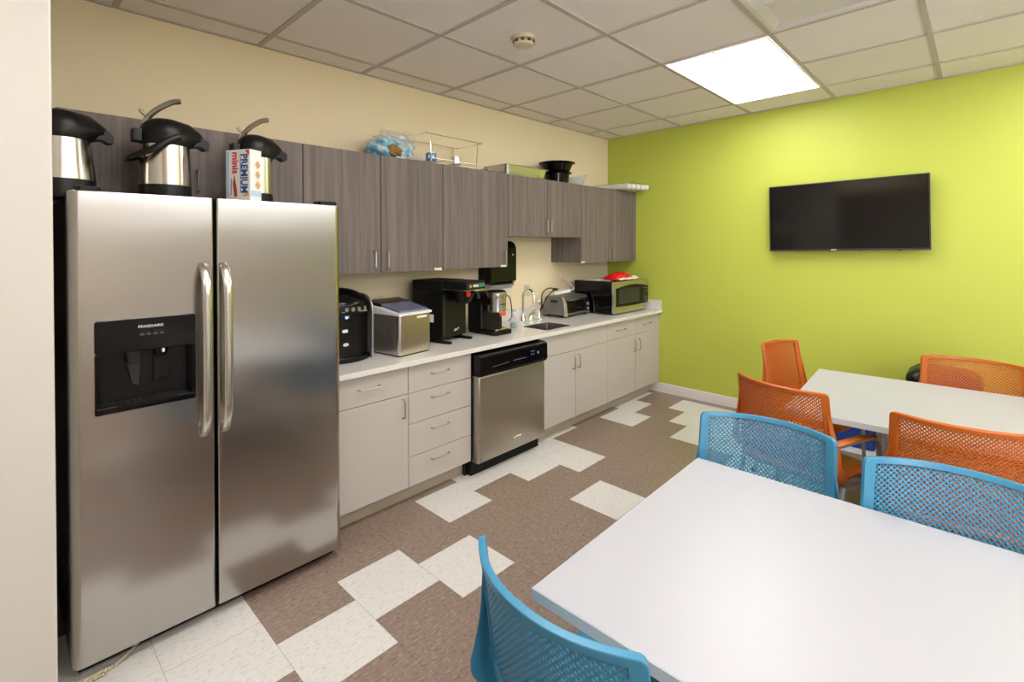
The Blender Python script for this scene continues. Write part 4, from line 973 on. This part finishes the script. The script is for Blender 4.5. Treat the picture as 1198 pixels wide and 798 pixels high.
# black bowls
def bowl(x, y, z, R0, R1, h, label, key, lid=None):
    t = thing('serving_bowl', label, 'bowl', (x, y, z), 0, 'black serving bowls')
    b = BM(); lathe(b, [(0, 0), (R0, 0), (R0 + 0.012, 0.006), (R1 - 0.02, h - 0.012), (R1, h - 0.006), (R1 + 0.002, h), (R1 - 0.012, h - 0.004), (R1 - 0.03, h - 0.018), (R0, 0.012), (0, 0.01)], (x, y, z), n=48); bb = obj('bowl', b, key, t)
    return t, bb
t, bb = bowl(3.375, 2.665, ZW, 0.085, 0.128, 0.10, 'lower black serving bowl in the stack on the wall cabinets', 'black_gloss')
t, bb = bowl(3.375, 2.665, ZW + 0.101, 0.095, 0.157, 0.085, 'upper wide black serving bowl, tilted rim, topmost of the stack on the wall cabinets', 'black_gloss')
b = BM(); lathe(b, [(0, 0.014), (0.05, 0.03), (0.09, 0.026), (0.13, 0.083), (0.150, 0.086), (0, 0.098)], (3.375, 2.665, ZW + 0.101), n=48); obj('lid', b, 'black_satin', t)
b = BM(); mx = Matrix.Translation((3.66, 2.66, ZW + 0.04)) @ Matrix.Rotation(R(-12), 4, 'Y')
lathe(b, [(0.045, -0.03), (0.07, 0.0), (0.1, 0.055), (0.107, 0.056), (0.107, 0.06), (0.098, 0.06), (0.066, 0.002), (0.04, -0.027), (0, -0.027)], n=40, mx=mx)
lo = min(v.co.z for v in b.verts); bmesh.ops.translate(b, verts=b.verts, vec=(0, 0, ZW - lo))
single('plastic_bowl', b, 'clear_plastic', 'clear plastic bowl leaning beside the black bowls on the wall cabinets', 'bowl', (3.66, 2.66, ZW))
# package of wrapped cups sticking out over the cabinet edge
t = thing('cup_package', 'clear-wrapped package of white cup stacks overhanging the last wall cabinet', 'cup package', (4.26, 2.56, ZW))
for k in range(5):
    x = 4.125 + 0.062 * k; b = BM(); prof = []
    r0 = 0.029; ya, yb = 2.785 - 0.004 * k, 2.40 - 0.014 * k; mx = frame_mx((x, ya, ZW + 0.034), (1, 0, 0), (0, 0, 1))
    L_ = ya - yb; nr = 16
    prof.append((0, 0))
    for q in range(nr): prof += [(r0 - 0.003, L_ * q / nr), (r0, L_ * (q + 0.6) / nr)]
    prof += [(r0 - 0.004, L_), (r0 - 0.008, L_ + 0.008), (0, L_ + 0.008)]
    lathe(b, prof, n=20, mx=mx); obj('cup_stack', b, 'food_white', t)
b = BM()
us = [4.088 + 0.325 * k / 26 for k in range(27)]
grid_surface(b, lambda x, v: (x, 2.80 - v * 0.45 * (1.0 + 0.12 * (x - 4.09)), ZW + 0.064 + 0.006 * math.cos((x - 4.125) / 0.062 * 2 * PI) + 0.002 * math.sin(60 * v)), us, [k / 10 for k in range(11)])
obj('film', b, 'clear_film', t, angle=80)

# ------------------------------------------------------------------ television
t = thing('tv', 'black flat-screen television mounted on the green wall', 'television', (XG, 0.745, 1.64), 0)
XT = 4.37; tw = 0.5025; th = 0.2615
roll = Matrix.Translation((XT, 0.7445, 1.6395)) @ Matrix.Rotation(R(-1.15), 4, 'X')
b = BM(); box(b, 0.0, 0.028, -tw, tw, -th, th, 0.003, mx=roll); box(b, 0.028, 0.05, -tw * .6, tw * .6, -th * .7, th * .6, 0.006, mx=roll); hs = obj('housing', b, 'black_satin', t)
b = BM(); box(b, -0.0012, 0.002, -tw + 0.009, tw - 0.009, -th + 0.016, th - 0.009, mx=roll); obj('screen', b, 'tv_screen', t)
b = BM(); e = 0.0022
for a in ((-tw, tw, -th, -th + 0.014), (-tw, tw, th - 0.007, th), (-tw, -tw + 0.007, -th + 0.014, th - 0.007), (tw - 0.007, tw, -th + 0.014, th - 0.007)): box(b, -e, 0.001, a[0], a[1], a[2], a[3], 0.0008, mx=roll)
obj('bezel', b, 'dark_grey', t)
b = BM(); box(b, -0.0030, -0.0020, 0.040, 0.078, -th + 0.0045, -th + 0.0095, mx=roll); obj('brand_mark', b, 'white_print', hs)
b = BM(); box(b, 0.0, 0.012, -0.345, -0.325, -th - 0.006, -th, 0.002, mx=roll); box(b, 0.0, 0.012, -0.115, -0.105, -th - 0.004, -th, mx=roll); obj('sensor', b, 'tomato', hs)
b = BM(); box(b, XT + 0.05, XG - 0.001, 0.64, 0.85, 1.55, 1.73); obj('wall_bracket', b, 'black_matte', t)

# ------------------------------------------------------------------ tables
def table(label, corner, ang, L_, Wd, cols, foot, ztop=0.65):
    """corner: the left end's far corner; local x runs towards the camera side (-X), local y along the length (-Y)"""
    t = thing('table', label, 'table', (corner[0], corner[1], 0), ang, 'white rectangular tables')
    b = BM(); box(b, -Wd, 0, -L_, 0, ztop - 0.027, ztop, 0.0015, seg=1)
    top = obj('tabletop', b, 'table_white', t, world=False)
    b = BM()
    e = 0.0008
    for a in ((-Wd - e, 0 + e, -e, e), (-Wd - e, e, -L_ - e, -L_ + e), (-Wd - e, -Wd + e, -L_ + e, -e), (-e, e, -L_ + e, -e)): box(b, *a, ztop - 0.026, ztop - 0.0012)
    obj('edge_band', b, 'table_edge', top, world=False, label='pale grey edge banding')
    for cx, cy in cols:
        b = BM(); tube(b, [(cx, cy, 0.03), (cx, cy, ztop - 0.05)], 0.024, 16)
        box(b, cx - 0.28, cx + 0.2, cy - 0.02, cy + 0.02, ztop - 0.052, ztop - 0.0275, 0.003)
        lg = obj('leg', b, 'grey_tube', t, world=False)
        b = BM(); box(b, cx + foot[0], cx + foot[1], cy - 0.02, cy + 0.02, 0.008, 0.036, 0.006); obj('foot_bar', b, 'grey_tube', lg, world=False)
        b = BM()
        for x in (cx + foot[0] + 0.02, cx + foot[1] - 0.02): cyl(b, (x, cy, 0), (x, cy, 0.009), 0.015, n=14)
        obj('glide', b, 'black_matte', lg, world=False)
    return t
table('white table in the foreground with the blue chairs around it', (1.760, 0.737), R(0.6), 1.85, 0.927, ((-0.48, -0.44), (-0.48, -1.42)), (-0.10, 0.08))
table('white table farther back with the orange chairs around it', (3.543, 0.7185), R(3.0), 1.85, 0.97, ((-0.34, -0.335), (-0.34, -1.52)), (-0.13, 0.22))

# ------------------------------------------------------------------ chairs
def S(s, t_, off=0.0):
    w = 0.224 - 0.007 * t_
    z = 0.44 + 0.345 * t_ - 0.003 * s * s * t_
    x = -0.187 - 0.083 * t_ + (0.048 + 0.037 * t_) * abs(s) ** 2.2
    return Vector((x + off, s * w, z))
def rounded(s, t_):
    rs, rt = 0.06, 0.05
    p = (abs(s) - (1 - rs)) / rs; q = (t_ - (1 - rt)) / rt
    if p > 0 and q > 0:
        l = math.hypot(p, q); d = max(p, q) / l
        p *= d; q *= d
        s = math.copysign(1 - rs + rs * p, s); t_ = 1 - rt + rt * q
    return S(s, t_)
def make_chair(colour, label, group, arms=False):
    mk = colour + '_plastic'
    t = thing('chair', label, 'chair', (0, 0, 0), 0, group)
    # seat shell
    b = BM(); n = 40; rings = []
    for sc, z in ((0, .402), (.35, .401), (.7, .402), (.9, .408), (.97, .405), (1.0, .392), (.985, .376), (.9, .366), (.5, .362), (0, .362)):
        if sc == 0: rings.append([b.verts.new((0, 0, z))]); continue
        ring = []
        for k in range(n):
            a = 2 * PI * k / n; c_, s_ = math.cos(a), math.sin(a); e = 2 / 5.0
            px = 0.222 * sc * math.copysign(abs(c_) ** e, c_); py = 0.222 * sc * math.copysign(abs(s_) ** e, s_)
            ring.append(b.verts.new((px, py, z - (0.022 * max(0, px / 0.222) ** 4 if z > .37 else 0.008 * max(0, px / .222) ** 4) + (0.012 * max(0, -px / 0.222) ** 3))))
        rings.append(ring)
    for A_, B_ in zip(rings[:-1], rings[1:]):
        for k in range(n):
            k2 = (k + 1) % n
            if len(A_) == 1: b.faces.new((A_[0], B_[k], B_[k2]))
            elif len(B_) == 1: b.faces.new((A_[k], B_[0], A_[k2]))
            else: b.faces.new((A_[k], B_[k], B_[k2], A_[k2]))
    bmesh.ops.recalc_face_normals(b, faces=b.faces)
    obj('seat', b, mk, t, world=False, angle=60)
    # backrest: solid border
    us = [-1, -.96, -.92, -.88] + [-.88 + 1.76 * k / 20 for k in range(1, 20)] + [.88, .92, .96, 1]
    vs = [0, .05, .1, .14] + [.14 + .805 * k / 12 for k in range(1, 12)] + [.945, .965, .985, 1]
    b = BM(); grid_surface(b, rounded, us, vs, keep=lambda u, v: abs(u) > .88 or v < .14 or v > .945)
    fr = obj('back_frame', b, mk, t, world=False, solid=0.016, angle=50, bev=0.004)
    # backrest: open diamond mesh
    b = BM(); NI, NJ = 56, 38
    def L2(i, j): return S(-.9 + 1.8 * i / NI, .125 + .835 * j / NJ)
    V = {}
    def nv(i, j):
        if (i, j) not in V: V[i, j] = b.verts.new(L2(i, j))
        return V[i, j]
    for i in range(1, NI):
        for j in range(1, NJ):
            if (i + j) % 2 == 0: continue
            ring = [(i - 1, j), (i, j - 1), (i + 1, j), (i, j + 1)]
            outer = [nv(*p) for p in ring]; c_ = L2(i, j)
            inner = [b.verts.new(c_ + (v.co - c_) * 0.57) for v in outer]
            for k in range(4): b.faces.new((outer[k], outer[(k + 1) % 4], inner[(k + 1) % 4], inner[k]))
    obj('back_mesh', b, mk, t, world=False, solid=0.005, angle=80)
    # lower sides of the back sweeping to the seat
    for sg in (-1, 1):
        p0 = S(sg * .965, .80); p1 = S(sg * .99, .5); p2 = S(sg * 1.0, .25)
        P = smooth_path([p0, p1 + Vector((-0.006, sg * 0.006, 0)), p2 + Vector((-0.014, sg * 0.018, 0)), (-0.165, sg * 0.245, 0.455), (-0.11, sg * 0.232, 0.41), (-0.06, sg * 0.222, 0.385)], 6)
        b = BM(); tube(b, P, [min(1.0, 0.25 + 0.75 * k / 15) for k in range(len(P))], 10, flat=(0.030, 0.008, (1, 0, 0.35)))
        obj('back_support', b, mk, t, world=False)
    b = BM(); grid_surface(b, lambda u, v: (S(u, 0).x + 0.0 + 0.012 * v, S(u, 0).y, 0.40 + 0.045 * (1 - v)), [-.9 + 1.8 * k / 16 for k in range(17)], [0, .5, 1]); obj('back_base', b, mk, t, world=False, solid=0.01)
    # arms, legs, under frame
    for sg in (-1, 1):
        if arms:
            b = BM(); tube(b, smooth_path([(0.185, sg * 0.243, 0.37), (0.178, sg * 0.25, 0.45), (0.15, sg * 0.253, 0.52), (0.10, sg * 0.253, 0.548), (0.0, sg * 0.25, 0.556), (-0.10, sg * 0.243, 0.556), (-0.175, sg * 0.226, 0.55)], 6), 0.0105, 12); ar = obj('arm', b, 'grey_tube', t, world=False)
            b = BM(); tube(b, smooth_path([(0.11, sg * 0.253, 0.559), (0.0, sg * 0.25, 0.569), (-0.12, sg * 0.24, 0.568), (-0.165, sg * 0.23, 0.563)], 6), 0.01, 10, flat=(0.018, 0.006, (0, 1, 0))); obj('arm_pad', b, mk, ar, world=False)
        for pts in (((0.185, sg * 0.243, 0.375), (0.19, sg * 0.245, 0.2), (0.20, sg * 0.248, 0.010)), ((-0.10, sg * 0.236, 0.365), (-0.15, sg * 0.24, 0.22), (-0.225, sg * 0.248, 0.010))):
            b = BM(); tube(b, smooth_path(pts, 5), 0.0105, 12); lg = obj('leg', b, 'grey_tube', t, world=False)
            e = pts[-1]; b = BM(); lathe(b, [(0, 0), (0.015, 0), (0.016, 0.006), (0.012, 0.02), (0, 0.02)], (e[0], e[1], 0), n=16); obj('glide', b, 'black_matte', lg, world=False)
    b = BM()
    for sg in (-1, 1): tube(b, [(0.185, sg * 0.243, 0.352), (-0.10, sg * 0.236, 0.352)], 0.0095, 10)
    for x in (0.10, -0.08): tube(b, [(x, -0.24, 0.352), (x, 0.24, 0.352)], 0.0095, 10)
    obj('seat_frame', b, 'grey_tube', t, world=False)
    return t
GB, GO = 'blue chairs at the front table', 'orange chairs at the far table'
blue = make_chair('blue', 'blue perforated-back chair nearest the camera, seen from behind, pushed in at the table corner', GB)
blue.location = (0.907, 0.564, 0); blue.rotation_euler = (0, 0, R(-6.6))
dup(blue, (1.702, 0.538, 0), R(185), 'left of the two blue chairs on the far side of the front table', GB)
dup(blue, (1.637, 0.023, 0), R(183), 'right of the two blue chairs on the far side of the front table', GB)
orange = make_chair('orange', 'orange armchair at an angle to the far table, right behind the left blue chair', GO, True)
orange.location = (2.707, 0.616, 0); orange.rotation_euler = (0, 0, R(-17.4))
plain = make_chair('orange', 'orange chair behind the right-hand blue chair, facing the green wall', GO)
plain.location = (2.603, 0.052, 0); plain.rotation_euler = (0, 0, R(7))
dup(plain, (3.480, 0.746, 0), R(-102), 'orange chair at the left end of the far table, back to the kitchen cabinets', GO)
dup(plain, (3.524, 0.029, 0), R(178), 'orange chair between the far table and the green wall', GO)

# ------------------------------------------------------------------ bins by the green wall
def bin_(name, x, y, w0, d0, w1, d1, h, key, label, lid=None, group=None):
    t = thing(name, label, 'trash bin', (x, y, 0))
    b = BM(); prev = None; steps = ((0.94, 0.0), (1.0, 0.01), (0, 0))
    def rr(w, d): return rrect(x - w / 2, x + w / 2, y - d / 2, y + d / 2, min(w, d) * 0.18)
    lay = [(rr(w0 * .94, d0 * .94), 0.0), (rr(w0, d0), 0.012), (rr(w1, d1), h), (rr(w1 + 0.012, d1 + 0.012), h), (rr(w1 + 0.012, d1 + 0.012), h - 0.018)]
    for ol, z in lay:
        cur = [b.verts.new((px, py, z)) for px, py in ol]
        if prev:
            for k in range(len(cur)): b.faces.new((prev[k], prev[(k + 1) % len(cur)], cur[(k + 1) % len(cur)], cur[k]))
        else: b.faces.new(cur)
        prev = cur
    bmesh.ops.recalc_face_normals(b, faces=b.faces); obj('bucket', b, key, t, solid=0.004)
    if lid:
        b = BM(); n = 28; rings = []
        for sc, z in ((1.06, h + 0.003), (1.09, h + 0.02), (1.04, h + 0.05), (0.8, h + 0.085), (0.4, h + 0.10)):
            rings.append([b.verts.new((x + (px - x) * sc, y + (py - y) * sc, z)) for px, py in rr(w1, d1)])
        for A_, B_ in zip(rings[:-1], rings[1:]):
            for k in range(len(A_)): b.faces.new((A_[k], A_[(k + 1) % len(A_)], B_[(k + 1) % len(A_)], B_[k]))
        b.faces.new(rings[-1]); bmesh.ops.recalc_face_normals(b, faces=b.faces); obj('lid', b, lid, t, angle=60)
bin_('trash_can', 4.20, 0.16, 0.24, 0.28, 0.30, 0.34, 0.535, 'grey_bin', 'grey trash can with a black domed lid against the green wall', 'black_satin')
bin_('recycling_bin', 4.24, 0.64, 0.19, 0.26, 0.24, 0.32, 0.36, 'blue_bin', 'small blue recycling bin by the green wall under the far table')

# ------------------------------------------------------------------ camera, world, colour
cam = bpy.data.cameras.new('camera'); co = bpy.data.objects.new('camera', cam); C.objects.link(co)
cam.sensor_width = 36; cam.lens = 576.48 / 1198 * 36; cam.shift_y = -(399 - 292.316) / 1198; cam.clip_start = 0.05
co.location = (0, 0, 1.4263); co.rotation_euler = (PI / 2 - 0.0116, 0, 0.7591 - PI / 2)
sc = bpy.context.scene; sc.camera = co
w = bpy.data.worlds.new('world'); sc.world = w; w.use_nodes = True
w.node_tree.nodes['Background'].inputs[0].default_value = (0.95, 0.975, 1.0, 1); w.node_tree.nodes['Background'].inputs[1].default_value = 6.5
sc.view_settings.view_transform = 'Standard'; sc.view_settings.look = 'None'; sc.view_settings.gamma = 1.0; sc.view_settings.use_curve_mapping = False
sc.view_settings.exposure = 0.93
